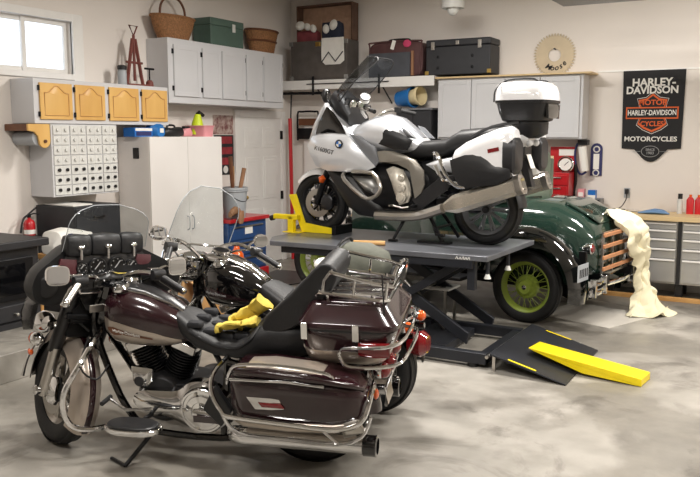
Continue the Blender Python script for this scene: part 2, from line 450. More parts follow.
# ================================================================ LEFT WALL FURNITURE
CF = -6.37
def ogee_panel(y0, y1, z0, z1, x, arch=True):
    """raised field of a cathedral door: the top edge rises to an arch"""
    pts = [(y0, z0), (y1, z0), (y1, z1-.07)]
    for i in range(11):
        t = i/10; yy = y1+(y0-y1)*t; u = abs(t-.5)*2
        pts.append((yy, z1-.07+(.07*(.5+.5*math.cos(PI*min(1, u*1.25))) if arch else 0)))
    pts.append((y0, z1-.07))
    return [(a, b) for a, b in pts]
t = thing('wall_cabinet', 'white wall cabinet with four arched oak doors under the window', 'cabinet', (0,0,0))
m = MB(); m.bx(XL+.002, CF, 5.15, 7.0, 1.97, 2.40); obj('carcass', m, 'grey_cabinet', t, bevel=.004)
for a, b in ((5.21,5.60),(5.64,6.03),(6.09,6.52),(6.57,6.97)):
    dr = obj('door', MB().bx(CF, CF+.02, a, b, 2.01, 2.36), 'oak', t, bevel=.005)
    obj('raised_panel', MB().pillow(ogee_panel(a+.06, b-.06, 2.06, 2.33, 0), CF+.02, .012, axis='x', steps=4), 'oak', dr)
    obj('arch_molding', MB().tube([(CF+.0215, q[0], q[1]) for q in ogee_panel(a+.05, b-.05, 2.05, 2.335, 0)], .006, n=6, closed=True), 'pine', dr)
    for z in (2.06, 2.31): obj('hinge', MB().bx(CF, CF+.022, a-.014, a-.001, z-.024, z+.024), 'black_metal', dr)
t = thing('wall_cabinet', 'long pale grey wall cabinet with five doors beside the corner', 'cabinet', (0,0,0))
obj('carcass', MB().bx(XL+.002, CF, 7.02, 9.35, 2.23, 2.97), 'grey_cabinet', t, bevel=.004)
for i, (a, b) in enumerate(((7.10,7.56),(7.61,7.95),(7.99,8.45),(8.49,8.83),(8.88,9.31))):
    dr = obj('door', MB().bx(CF, CF+.02, a, b, 2.31, 2.90), 'grey_cabinet', t, bevel=.004)
    fr = MB().rim4(CF+.019, CF+.024, a+.001, b-.001, 2.311, 2.899, .05)
    obj('door_frame', fr, 'grey_cabinet', dr, bevel=.002)
    hy = b+.005 if i not in (0, 1) else a-.012
    for z in (2.40, 2.82): obj('hinge', MB().bx(CF, CF+.022, hy-.007, hy+.007, z-.028, z+.028), 'black_metal', dr)
# bank of small drawers
t = thing('drawer_cabinet', 'grey bank of many small drawers hung below the oak-doored cabinet', 'drawer cabinet', (0,0,0))
obj('carcass', MB().bx(XL+.002, CF, 5.33, 6.19, 1.25, 1.965), 'grey_cabinet', t, bevel=.003)
for r in range(7):
    for c in range(8):
        y0 = 5.345+c*.105+(.005 if c % 2 == 0 else -.002); z0 = 1.268+r*.099
        dr = obj('drawer', MB().bx(CF, CF+.012, y0, y0+.098, z0, z0+.092), 'pale_plastic', t, bevel=.003)
        k = MB(); k.cyl((CF+.012, y0+.049, z0+.05), (CF+.028, y0+.049, z0+.05), .016, .018, n=10)
        obj('knob', k, 'black_plastic' if r < 3 else 'pale_plastic', dr)
# paper roll holder
t = thing('towel_holder', 'wooden paper roll holder under the near end of the oak-doored cabinet', 'roll holder', (0,0,0))
obj('top_board', MB().bx(XL+.004, CF-.01, 5.06, 5.30, 1.90, 1.965), 'dark_wood', t, bevel=.004)  # darker than the end board: near-side shade put into the wood colour
og = [(5.06,1.965),(5.31,1.965),(5.31,1.80)]+[(5.245+.065*math.cos(a), 1.80+.065*math.sin(a)) for a in [-PI*i/8 for i in range(9)]]+[(5.17,1.85),(5.13,1.89),(5.06,1.90)]
obj('end_board', MB().prism(og, CF-.01, CF+.015, 'x'), 'oak', t, bevel=.004)
obj('dowel', MB().cyl((XL+.01, 5.245, 1.8), (CF+.03, 5.245, 1.8), .016), 'dark_wood', t)
obj('paper_roll', MB().cyl((XL+.02, 5.20, 1.83), (CF-.02, 5.20, 1.83), .072, n=24), 'grey_plastic', t)
# white two door cupboard
t = thing('storage_cabinet', 'tall white two-door cupboard standing against the left wall', 'cabinet', (0,0,0))
obj('carcass', MB().bx(XL+.015, -6.22, 6.5, 7.75, 0, 1.84), 'white_melamine', t, bevel=.003)
for a, b, hy in ((6.503, 7.123, 7.085), (7.127, 7.747, 7.165)):
    dr = obj('door', MB().bx(-6.22, -6.20, a, b, .05, 1.837), 'white_melamine', t, bevel=.002)
    obj('handle', MB().tube([(-6.2, hy, .76), (-6.165, hy, .78), (-6.165, hy, .9), (-6.2, hy, .92)], .006, k=4), 'grey_plastic', dr)
obj('side_latch', MB().bx(-6.44, -6.36, 6.485, 6.503, 1.60, 1.72), 'black_plastic', t, bevel=.004)
# things on top of the white cupboard
zt = 1.84
t = thing('wipes_box', 'blue and white box lying on the white cupboard nearest the wall cabinet', 'box', (-6.42, 6.56, zt), rz=rad(4))
obj('carton', MB().box((0,0,.05), (.16,.30,.10)), 'badge_blue', t, bevel=.004)
obj('printed_band', MB().box((.0815,-.0,.035), (.003,.25,.045)), 'ink_navy', t); obj('white_band', MB().box((.0815,0,.08), (.003,.28,.03)), 'paper', t)
t = thing('plastic_pack', 'crumpled bright blue plastic pack on the white cupboard', 'pack', (-6.42, 6.83, zt))
m = MB(); m.body([(-.09,0,.10,.05),(-.05,0,.15,.10),(.03,0,.16,.11),(.09,.0,.12,.06)], n=12, e=3)
obj('bag_body', m, 'blue_plastic', t); obj('white_label', MB().box((.085,.01,.07), (.02,.06,.05)), 'paper', t, bevel=.004)
t = thing('tool_case', 'lumpy black tool case on the white cupboard', 'case', (-6.42, 7.09, zt))
obj('case_body', MB().body([(-.17,.01,.08,.05),(-.12,0,.11,.085),(0,0,.10,.085),(.12,0,.115,.085),(.17,.01,.08,.05)], axis='y'), 'black_plastic', t)
obj('grip', MB().tube([(0,-.07,.09),(0,-.05,.13),(0,.05,.13),(0,.07,.09)], .012, k=3), 'black_plastic', t)
t = thing('tape_dispenser', 'small pink and white dispenser with a black top on the white cupboard', 'dispenser', (-6.40, 7.33, zt))
obj('dispenser_body', MB().body([(-.07,0,.06,.03),(-.04,0,.10,.04),(.05,0,.11,.04),(.08,0,.07,.03)], axis='y'), 'pink_plastic', t)
obj('black_cutter', MB().box((0,0,.11), (.05,.1,.03)), 'black_plastic', t, bevel=.008)
t = thing('plastic_tub', 'translucent pink tub at the far end of the white cupboard top', 'tub', (-6.40, 7.58, zt))
m = MB(); m.body([(0,-.085,.085,.15,6),(.004,-.085,.085,.15,6),(.13,-.10,.10,.165,6),(.13,-.094,.094,.159,6),(.012,-.08,.08,.145,6),(.012,-.01,.01,.01,6)], axis='z', n=28)
# axis z: pos is height
obj('tub_wall', m, 'pink_plastic', t); obj('rim', MB().body([(.122,-.108,.108,.173,6),(.134,-.108,.108,.173,6),(.134,-.098,.098,.163,6),(.122,-.098,.098,.163,6)], axis='z', n=28), 'pink_plastic', t)
t = thing('spray_bottle', 'lime green bottle with a black nozzle in the pink tub', 'bottle', (-6.42, 7.55, zt+.02), lean=rad(-6))
obj('bottle_body', MB().lathe([(0,0),(.07,0),(.075,.08),(.07,.13),(.045,.22),(.035,.25),(0,.255)], n=20), 'lime', t)
obj('nozzle', MB().tube([(0,0,.25),(0,.02,.275),(0,.10,.25)], [.03,.022], n=10), 'black_plastic', t)
# on top of the oak door cabinet
t = thing('screw_jack', 'rust red antique A-frame jack standing on the oak-doored cabinet', 'jack', (-6.52, 6.64, 2.40))
for s in (-1, 1): obj('leg', MB().tube([(0, s*.13, 0), (0, s*.10, .12), (0, s*.02, .52)], .02, n=6), 'rust_red', t)
obj('crossbar', MB().cyl((0,-.12,.26), (0,.12,.26), .014), 'rust_red', t); obj('base_plate', MB().box((0,0,.012), (.12,.32,.024)), 'rust_red', t)
obj('screw', MB().cyl((0,0,.06), (0,0,.56), .016), 'rust_red', t)
obj('handle', MB().tube([(0,0,.55),(0,-.06,.66),(0,.06,.66)], .012, n=6, closed=True), 'rust_red', t)
t = thing('storage_jar', 'grey lidded can beside the red jack', 'can', (-6.5, 6.43, 2.40))
obj('jar_body', MB().lathe([(0,0),(.045,0),(.048,.01),(.048,.15),(.035,.17),(0,.17)], n=20), 'grey_plastic', t)
obj('lid', MB().lathe([(0,.168),(.05,.168),(.052,.20),(.04,.215),(0,.215)], n=20), 'black_plastic', t)
t = thing('corkscrew_tool', 'small iron hand vice with T handle right of the red jack', 'tool', (-6.5, 6.85, 2.40))
obj('tool_base', MB().lathe([(0,0),(.045,0),(.04,.06),(.02,.08),(0,.08)], n=14), 'rust_red', t)
obj('spindle', MB().cyl((0,0,.07), (0,0,.21), .009), 'black_metal', t); obj('handle', MB().cyl((0,-.07,.205), (0,.07,.205), .012), 'black_metal', t)
# on top of the grey cabinet
def basket(t, prof, n=44):
    rings = []
    for h, a, b in prof: rings.append([(a*math.cos(2*PI*j/n)*(1+.012*(j % 2)), b*math.sin(2*PI*j/n)*(1+.012*(j % 2)), h) for j in range(n)])
    obj('basket_body', MB().loft(rings, cap=False), 'wicker', t, solid=0)
t = thing('wicker_basket', 'round brown wicker basket with a tall hoop handle', 'basket', (-6.53, 7.30, 2.97))
basket(t, [(0,.0,.0),(0,.12,.22),(.08,.135,.27),(.16,.145,.31),(.26,.155,.345),(.265,.15,.335),(.15,.135,.29),(.02,.11,.2),(.02,.0,.0)])
obj('rim', MB().tube([(.155*math.cos(a), .345*math.sin(a), .26) for a in [2*PI*i/32 for i in range(32)]], .014, closed=True), 'wicker', t)
obj('handle', MB().tube([(0,-.22,.25),(0,-.20,.38),(0,-.12,.47),(0,0,.50),(0,.12,.47),(0,.20,.38),(0,.22,.25)], .014, k=4), 'dark_wood', t)
t = thing('tin_chest', 'dark green metal chest on the grey cabinet between two baskets', 'chest', (-6.53, 8.15, 2.97))
obj('chest_body', MB().bx(-.14,.14,-.33,.33,0,.24), 'green_tin', t, bevel=.01)
obj('lid', MB().bx(-.146,.146,-.336,.336,.24,.33), 'green_tin', t, bevel=.012)
obj('hasp', MB().box((.148,.12,.235), (.01,.06,.1)), 'pale_plastic', t, bevel=.003)
t = thing('bushel_basket', 'brown slatted bushel basket at the corner end of the grey cabinet', 'basket', (-6.53, 9.08, 2.97))
obj('basket_body', MB().loft([[(a*math.cos(2*PI*j/36)*(1+.02*(j % 2)), b*math.sin(2*PI*j/36)*(1+.02*(j % 2)), h) for j in range(36)] for h, a, b in ((.0,.0,.0),(0,.12,.22),(.3,.16,.31),(.3,.15,.30),(.02,.11,.21),(.02,0,0))], cap=False), 'wicker', t)
for h, a, b in ((.30,.162,.315),(.16,.146,.275)):
    obj('hoop', MB().tube([(a*math.cos(q), b*math.sin(q), h) for q in [2*PI*i/32 for i in range(32)]], .015, n=6, closed=True), 'dark_wood', t)
# posters
one('poster', MB().bx(XL+.001, XL+.006, 8.2, 8.63, 1.87, 2.12), 'poster_mix', 'landscape photo poster above the red poster beside the door', 'poster')
t = thing('poster', 'tall red and black poster hanging beside the white door', 'poster', (XL, 8.42, 1.6))
obj('sheet', MB().bx(.001,.006,-.21,.21,-.27,.26), 'ink_dark', t)
for z in (.19, .05, -.09): obj('printed_block', MB().bx(.006,.008,-.17,.17,z-.045,z+.05), 'poster_red', t)
obj('round_print', MB().cyl((.006,.02,-.2), (.009,.02,-.2), .05), 'print_white', t)
# blue chest with red top
t = thing('tool_chest', 'blue steel tool chest with a red top next to the white cupboard', 'tool chest', (-6.38, 8.17, 0))
obj('chest_body', MB().bx(-.27,.24,-.40,.40,.1,.76), 'blue_paint', t, bevel=.008)
obj('top', MB().bx(-.29,.28,-.40,.44,.76,.81), 'red_paint', t, bevel=.01)
obj('base', MB().bx(-.27,.27,-.42,.42,0,.12), 'red_paint', t, bevel=.008)
for z0, z1 in ((.14,.32),(.34,.52),(.54,.73)):
    dr = obj('drawer', MB().bx(.24,.255,-.38,.38,z0,z1), 'blue_paint', t, bevel=.004)
    obj('handle', MB().box((.262,0,z1-.03), (.02,.6,.02)), 'satin_metal', dr, bevel=.004)
obj('white_sticker', MB().bx(.255,.259,-.08,.08,.6,.7), 'paper', t)
t = thing('bucket', 'grey plastic bucket of sticks on the blue tool chest', 'bucket', (-6.26, 8.06, .81))
m = MB(); m.lathe([(0,0),(.135,0),(.165,.36),(.175,.36),(.175,.39),(.16,.39),(.13,.02),(0,.02)], n=32)
obj('bucket_body', m, 'grey_plastic', t); obj('rim', MB().torus((0,0,.345), (0,0,1), .168, .01), 'grey_plastic', t)
obj('bail', MB().tube([(0,-.17,.33),(.12,-.1,.24),(.15,0,.21),(.12,.1,.24),(0,.17,.33)], .005, k=4), 'black_metal', t)
for i, (px, py, h, c_) in enumerate(((.0,-.03,.75,'dark_wood'),(.05,.05,.6,'tan_leather'),(-.05,.03,.62,'pine'))):
    one('stick', MB().tube([(-6.26+px*.6, 8.06+py*.6, .84), (-6.26+px, 8.06+py, 1.15), (-6.26+px*1.6, 8.06+py*2.2, .84+h)], [.022,.028], n=8), c_, ('dark wooden stick standing tallest in the grey bucket','tan stick leaning right in the grey bucket','pale wooden stick at the back of the grey bucket')[i], 'stick')
t = thing('work_boot', 'tan leather boot hanging over the front of the blue chest', 'boot', (-6.10, 7.86, .875), sc=.5)
obj('boot_shaft', MB().body([(-.20,-.07,.07,.06),(-.1,-.02,.16,.07),(0,.0,.20,.075),(.10,.0,.18,.07),(.17,-.05,.14,.055),(.2,-.12,.06,.045)], axis='y'), 'tan_leather', t)
obj('boot_toe', MB().body([(-.24,-.08,.06,.035),(-.14,-.11,.10,.05),(-.02,-.09,.10,.055),(.08,-.05,.08,.05)], axis='z'), 'tan_leather', t).location = (.08,.14,0)
t = thing('fuel_bottle', 'orange bottle standing before the blue tool chest', 'bottle', (-6.0, 7.75, 0))
obj('bottle_body', MB().lathe([(0,0),(.09,0),(.095,.3),(.085,.4),(.04,.46),(.03,.5),(0,.5)], n=20), 'orange_lens', t); obj('cap', MB().cyl((0,0,.5),(0,0,.54),.035), 'black_plastic', t)
one('floor_mat', MB().prism([(-6.05,8.15),(-6.2,8.9),(-5.86,8.95),(-5.35,8.3),(-5.5,7.9)], .0, .012, 'z'), 'black_plastic', 'black mat on the floor near the white door', 'mat')
# hearth and stove
struct('trim_4', MB().bx(XL, -5.1, 1.5, 4.95, 0, .22), 'concrete', bevel=.006)
t = thing('wood_stove', 'black wood stove on the raised hearth at the left edge', 'stove', (-6.2, 3.9, .22))
obj('stove_body', MB().bx(-.4,.42,-.72,.74,.02,.68), 'stove_black', t, bevel=.01)
obj('top', MB().bx(-.44,.5,-.78,.80,.68,.75), 'stove_black', t, bevel=.012)
obj('base', MB().bx(-.38,.46,-.7,.72,0,.05), 'stove_black', t)
dr = obj('door', MB().bx(.42,.45,-.64,.66,.24,.60), 'black_metal', t, bevel=.01)
obj('door_glass', MB().bx(.45,.456,-.55,.57,.29,.55), 'glass_dark', dr)
obj('handle', MB().tube([(.45,.62,.42),(.49,.62,.42),(.50,.62,.33)], .01), 'satin_metal', dr)
obj('ash_door', MB().bx(.42,.445,-.6,.62,.06,.20), 'stove_black', t, bevel=.008)
k = MB(); k.cyl((.44,.45,.12),(.47,.45,.12),.012); k.ell((.48,.45,.12),.016); obj('ash_knob', k, 'satin_metal', t)
t = thing('fire_extinguisher', 'red fire extinguisher on the wall behind the stove', 'fire extinguisher', (-6.60, 5.21, .87), sc=.62)
obj('cylinder', MB().lathe([(0,0),(.085,0),(.09,.01),(.09,.19),(.07,.24),(.025,.27),(.025,.3),(0,.3)], n=24), 'red_paint', t)
obj('white_label', MB().lathe([(.0915,.03),(.0915,.10)], n=24), 'paper', t)
obj('valve', MB().lathe([(0,.29),(.03,.29),(.03,.34),(0,.34)], n=12), 'black_metal', t)
obj('lever', MB().tube([(0,-.02,.34),(.02,.06,.40),(.03,.12,.44)], .014, n=6), 'black_metal', t); obj('carry_handle', MB().tube([(0,0,.33),(.02,.08,.35),(.03,.16,.33)], .012, n=6), 'black_metal', t)
obj('hose', MB().tube([(0,-.02,.33),(.03,-.12,.29),(.04,-.17,.2),(.04,-.2,.06)], .016, k=4), 'rubber', t)
t = thing('wall_bracket', 'small metal shelf bracket holding the fire extinguisher', 'bracket', (-6.698, 5.21, .85))
obj('bracket_shelf', MB().bx(0,.16,-.07,.07,0,.018), 'black_metal', t); obj('bracket_arm', MB().bx(0,.012,-.07,.07,-.12,.0), 'black_metal', t)
# grey file box pair with a paper on top
t = thing('file_cabinet', 'dark grey metal cabinet below the bank of small drawers, with papers on top', 'cabinet', (-6.4, 5.55, 0))
obj('carcass', MB().bx(-.28,.28,-.19,.40,0,1.16), 'trunk_black', t, bevel=.008); 
for z in (.06,.43,.80):
    dr = obj('drawer', MB().bx(.28,.295,-.18,.39,z,z+.34), 'trunk_black', t, bevel=.006); obj('handle', MB().tube([(.295,.04,z+.25),(.318,.05,z+.25),(.318,.16,z+.25),(.295,.17,z+.25)], .007, k=3), 'black_metal', dr)
one('paper_sheet', MB().prism([(-6.62,5.42),(-6.18,5.40),(-6.2,5.66),(-6.6,5.68)], 1.161, 1.171, 'z'), 'paper', 'white papers lying on the dark grey cabinet', 'paper')
t = thing('stool', 'low pine stool under the white bag beside the stove', 'stool', (-5.95, 5.08, 0))
obj('seat', MB().bx(-.16,.16,-.2,.22,.72,.77), 'pine', t, bevel=.008)
for a in (-.13,.13):
    for b in (-.17,.18): obj('leg', MB().cyl((a*1.15,b*1.1,0),(a,b,.72),.018), 'pine', t)
t = thing('paper_bag', 'white printed bag slumped on the pine stool beside the stove', 'bag', (-5.95, 5.08, .771))
obj('bag_body', MB().body([(-.2,0,.13,.08),(-.15,0,.21,.13),(0,0,.23,.14),(.12,0,.2,.13),(.2,0,.12,.08)], axis='y', e=3.2), 'white_cloth', t)
obj('printed_mark', MB().box((.138,-.05,.11), (.006,.05,.15)), 'ink_navy', t); obj('folded_top', MB().body([(.15,.06,.2,.09),(.25,.1,.17,.08),(.30,.12,.16,.04)], axis='y', e=3), 'white_cloth', t)
# boxes on the floor seen between the two near motorcycles
t = thing('cardboard_box', 'tan cardboard box on the floor behind the near motorcycle tank', 'box', (-5.3, 5.75, 0), rz=rad(20))
obj('carton', MB().bx(-.3,.3,-.35,.35,0,.55), 'cardboard', t, bevel=.006)
obj('flap', MB().box((.36,0,.5), (.15,.66,.008), Matrix.Rotation(rad(35),3,'Y')), 'cardboard', t); obj('flap', MB().box((-.36,0,.5), (.15,.66,.008), Matrix.Rotation(rad(-35),3,'Y')), 'cardboard', t)
t = thing('firewood_log', 'pale split log leaning by the cardboard box', 'log', (-4.6, 5.72, 0), rz=rad(35))
obj('log_body', MB().prism([(.2*math.cos(a),.2*math.sin(a)) for a in [PI*i/10 for i in range(11)]], 0, .55, 'z'), 'log_wood', t, bevel=.01)

# ================================================================ BACK WALL
t = thing('wall_shelf', 'long white shelf high on the back wall by the corner', 'shelf', (0,0,0))
obj('board', MB().bx(-6.6,-4.2,9.65,YB-.002,2.60,2.63), 'white_trim', t, bevel=.003)
obj('front_board', MB().bx(-6.6,-4.2,9.64,9.66,2.50,2.63), 'white_trim', t, bevel=.003)
for x in (-6.05,-5.0): 
    m = MB(); m.bx(x-.012,x+.012,9.62,9.64,2.42,2.68); m.bx(x-.012,x+.012,9.63,YB-.01,2.585,2.60); m.tube([(x,9.64,2.59),(x,YB-.02,2.3)], .01, n=6); obj('bracket', m, 'black_metal', t)
obj('rod', MB().cyl((-6.15,9.62,2.575),(-4.85,9.62,2.575),.006), 'black_metal', t)
one('curtain_rod', MB().cyl((-6.62,9.72,2.46),(-5.9,9.72,2.45),.02), 'black_metal', 'dark pipe slung under the white shelf near the corner', 'pipe')
# steamer trunk, lid standing open
t = thing('steamer_trunk', 'open old steamer trunk with papered lid on the white shelf', 'trunk', (-5.97, 9.82, 2.632))
bd = MB(); bd.bx(-.46,.46,-.175,.17,0,.02); bd.bx(-.46,.46,-.175,-.16,.021,.54); bd.bx(-.46,-.44,-.159,.154,.021,.54); bd.bx(.44,.46,-.159,.154,.021,.54); bd.bx(-.46,.46,.155,.17,.021,.54)
obj('trunk_body', bd, 'trunk_front', t, bevel=.004)
for x in (-.45,.45):
    for z in (.03,.51): obj('corner_cap', MB().box((x,-.175,z), (.06,.02,.06)), 'aluminium', t, bevel=.004)
obj('lock', MB().box((0,-.18,.49), (.08,.02,.06)), 'brass', t, bevel=.004)
ld = MB(); ld.bx(-.46,.46,.14,.16,.545,1.06); ld.bx(-.46,-.44,-.02,.139,.545,1.04); ld.bx(.44,.46,-.02,.139,.545,1.04); ld.bx(-.46,.46,-.02,.139,1.041,1.06)
obj('lid', ld, 'trunk_brown', t, bevel=.003)
obj('lining', MB().bx(-.439,.439,.13,.139,.546,1.04), 'trunk_lining', t); obj('lid_tray', MB().bx(-.438,.438,.06,.129,.546,.86), 'trunk_lining', t, bevel=.004); obj('tray_divider', MB().bx(-.05,-.03,-.02,.059,.546,.88), 'trunk_lining', t)
for i, (x0,x1,z0,z1,mm,lb) in enumerate(((-.42,-.08,.52,.70,'red_cloth','red cloth folded in the open steamer trunk'),(.0,.30,.50,.80,'navy_cloth','navy cloth folded in the open steamer trunk'))):
    one('folded_cloth', MB().body([(-5.97+x0,2.632+z0,2.632+z1,.05),(-5.97+x0+.05,2.632+z0-.02,2.632+z1,.06),(-5.97+x1-.05,2.632+z0-.02,2.632+z1+.01,.06),(-5.97+x1,2.632+z0,2.632+z1-.02,.05)], e=4, axis='x').xf(Matrix.Translation((0,9.80,0))), mm, lb, 'cloth')
for i, (cx, cz, r) in enumerate(((-.34,.77,.08),(-.22,.75,.06),(-.12,.72,.06),(.09,.70,.065),(.21,.75,.075))):
    one('lace_doily', MB().ell((-5.97+cx, 9.71, 2.632+cz), (r,.03,r*.8), n=10, rot=Matrix.Rotation(.5*i,3,'Y')), 'white_cloth', ('crumpled white lace leftmost in the open trunk','crumpled white lace second from left in the open trunk','crumpled white lace third from left in the open trunk','white ruffled cap on the navy cloth, lower one','white ruffled cap on the navy cloth, upper one')[i], 'lace')
t = thing('hanging_towel', 'white towel with a dark zigzag hem hanging over the trunk front', 'towel', (-5.72, 9.63, 2.632))
obj('cloth', MB().sheet([[(x, -.004-.008*math.sin(x*40+j), z-(.05 if j == 4 and 0 < i < 6 else 0)) for i, x in enumerate([-.18+.06*q for q in range(7)])] for j, z in enumerate((.565,.49,.41,.33,.25))], .006), 'white_cloth', t)
obj('zigzag', MB().tube([(-.17,-.022,.24),(-.06,-.022,.37),(.05,-.022,.24),(.17,-.022,.37)], .008, n=6), 'ink_dark', t)
# soft suitcase
t = thing('suitcase', 'plum soft suitcase with a grey front pocket on the white shelf', 'suitcase', (-4.79, 9.84, 2.632))
obj('case_body', MB().body([(-.155,.02,.44,.37),(-.13,0,.47,.40),(.12,0,.47,.40),(.15,.02,.44,.37)], axis='y', n=36, e=5), 'plum_cloth', t, sharp=50)
obj('front_pocket', MB().box((-.08,-.16,.16), (.62,.03,.32)), 'slate_cloth', t, bevel=.01); obj('strap', MB().bx(.25,.28,-.18,-.15,.01,.33), 'tan_leather', t)
obj('piping', MB().tube([(-.36,-.155,.03),(-.38,-.155,.4),(-.33,-.155,.46),(.33,-.155,.46),(.38,-.155,.4),(.36,-.155,.03)], .012, k=4), 'plum_cloth', t)
obj('handle', MB().tube([(-.16,-.02,.46),(-.13,-.02,.50),(.13,-.02,.50),(.16,-.02,.46)], .014, k=4), 'black_plastic', t)
obj('white_tag', MB().box((-.02,-.17,.42), (.05,.01,.12), Matrix.Rotation(.3,3,'Y')), 'paper', t); obj('pink_ribbon', MB().ell((.18,-.16,.43), (.06,.02,.05), n=10), 'pink_cloth', t)
# black trunk, standing on shelf end and cabinets
t = thing('footlocker', 'black trunk with metal latches on the back wall cabinets', 'trunk', (-3.89, 9.85, 2.632))
obj('trunk_body', MB().bx(-.44,.44,-.18,.17,0,.36), 'trunk_black', t, bevel=.012); obj('lid', MB().bx(-.445,.445,-.185,.175,.362,.45), 'trunk_black', t, bevel=.02)
for x in (-.34,0,.30): obj('latch', MB().box((x,-.19,.37 if x else .4), (.045,.02,.10 if x else .05)), 'satin_metal', t, bevel=.003)
for x in (-.27,.2):
    for z in (.09,.23): obj('rivet', MB().ell((x,-.182,z), (.02,.008,.02), n=8), 'black_metal', t)
for x in (-.425,.425): obj('corner_cap', MB().box((x,-.178,.03), (.05,.02,.05)), 'brass', t, bevel=.003)
# wall cabinets
t = thing('wall_cabinet', 'pale grey four-door wall cabinet above the workbench on the back wall', 'cabinet', (0,0,0))
obj('carcass', MB().bx(-4.18,-2.30,9.74,YB-.002,1.81,2.585), 'grey_cabinet', t, bevel=.003); obj('top_board', MB().bx(-4.2,-2.2,9.68,YB-.002,2.587,2.607), 'birch', t)
for a, b in ((-4.165,-3.715),(-3.705,-3.27),(-3.26,-2.825),(-2.815,-2.335)):
    dr = obj('door', MB().bx(a,b,9.72,9.74,1.83,2.565), 'grey_cabinet', t, bevel=.003)
    fr = MB().rim4(9.713, 9.721, a+.001, b-.001, 1.831, 2.564, .06, 'y'); obj('door_frame', fr, 'grey_cabinet', dr, bevel=.002)
# saw blade
m = MB(); nt_ = 44; out = []
for i in range(nt_):
    a = 2*PI*i/nt_; out += [(a, .268), (a+.02, .268), (a+.085, .228)]
vs = []; 
for yy in (10.03, 10.036):
    for a, r in out: vs.append((-2.74+r*math.cos(a), yy, 2.85+r*math.sin(a)))
    for a, r in out: vs.append((-2.74+.078*math.cos(a), yy, 2.85+.078*math.sin(a)))
n = len(out); fs = []
for i in range(n):
    j = (i+1) % n
    fs += [(i, j, n+j, n+i), (2*n+i, 3*n+i, 3*n+j, 2*n+j), (i, 2*n+i, 2*n+j, j), (n+i, n+j, 3*n+j, 3*n+i)]
t = thing('saw_blade', 'round tan circular saw blade hung above the wall cabinets', 'saw blade', (0,0,0))
obj('blade', MB().add(vs, fs), 'saw_tan', t, sharp=20)
for i, ch in enumerate('Moose'):
    a = rad(-118+i*19); p = (-2.74+.16*math.cos(a), 10.028, 2.85+.16*math.sin(a)); tx = (-math.sin(a), 0, math.cos(a)); up = (-math.cos(a), 0, -math.sin(a))
    text('letter', ch, 'ink_dark', t, .095, frame(p, tx, up), shear=.25, bold=.002)
obj('hook', MB().cyl((-2.74,10.0,2.925),(-2.74,10.05,2.925),.01), 'black_metal', t)
# banner
t = thing('banner', 'black cloth banner with orange shield logo on the back wall', 'banner', (-1.55, 10.035, 0))
pts = [(-.35,2.62),(.35,2.62),(.335,1.70),(.19,1.69)]+[(.17-.34*i/10, 1.69-.15*math.sin(PI*i/10)**.8) for i in range(1,10)]+[(-.19,1.69),(-.335,1.70)]
obj('cloth', MB().prism(pts, -.004, .004, 'y'), 'banner_black', t)
def bt(name, s, mm, x, z, size, sx=1., sh=0., b=.004, y=-.008): return text(name, s, mm, t, size, frame((x, y, z), *BACK), ext=.0015, sx=sx, shear=sh, bold=b)
bt('lettering', 'HARLEY-', 'print_white', 0, 2.475, .125, 1.0, 0, .004); bt('lettering', 'DAVIDSON', 'print_white', -.015, 2.385, .118, .98, 0, .004)
def plate(nm, pts, mm, y): return obj(nm, MB().prism(pts, y, y+.004, 'y'), mm, t)
sh = [(-.17,2.28),(-.075,2.295),(0,2.355),(.075,2.295),(.17,2.28),(.145,2.2),(.145,2.05),(.17,1.985),(.10,1.93),(0,1.885),(-.10,1.93),(-.17,1.985),(-.145,2.05),(-.145,2.2)]
def grow(p, k): 
    cx, cz = 0, 2.12; return [(cx+(x-cx)*k, cz+(z-cz)*k) for x, z in p]
plate('shield_outline', grow(sh, 1.06), 'print_white', -.007); plate('shield_border', grow(sh, 1.03), 'banner_black', -.0085); plate('shield', grow(sh, .97), 'print_orange', -.010); plate('shield_core', [(x*.86, 2.12+(z-2.12)*.86) for x, z in sh], 'banner_black', -.0115)
bt('lettering', 'MOTOR', 'print_orange', 0, 2.24, .085, 1.05, 0, .002, -.0135); bt('lettering', 'CYCLES', 'print_orange', 0, 1.99, .08, .95, 0, .002, -.0135)
plate('bar_outline', [(-.30,2.05),(.29,2.05),(.29,2.19),(-.30,2.19)], 'print_orange', -.0135); plate('bar', [(-.285,2.065),(.275,2.065),(.275,2.175),(-.285,2.175)], 'banner_black', -.0150)
bt('lettering', 'HARLEY-DAVIDSON', 'print_white', -.005, 2.12, .085, .72, 0, .002, -.0175)
bt('lettering', 'MOTORCYCLES', 'print_white', -.01, 1.81, .078, 1.08, 0, .002)
obj('oval_emblem', MB().tube([(-.005+.10*math.cos(a), -.006, 1.665+.065*math.sin(a)) for a in [2*PI*i/28 for i in range(28)]], .004, n=6, closed=True), 'print_grey', t)
bt('lettering', 'SINCE', 'print_grey', -.005, 1.685, .038, 1, 0, .001); bt('lettering', '1903', 'print_grey', -.005, 1.645, .045, 1, 0, .001)
for s in (-1, 1): plate('rule', [(-.005+s*.11,1.663),(-.005+s*.2,1.663),(-.005+s*.2,1.667),(-.005+s*.11,1.667)] if s > 0 else [(-.205,1.663),(-.115,1.663),(-.115,1.667),(-.205,1.667)], 'print_grey', -.006)
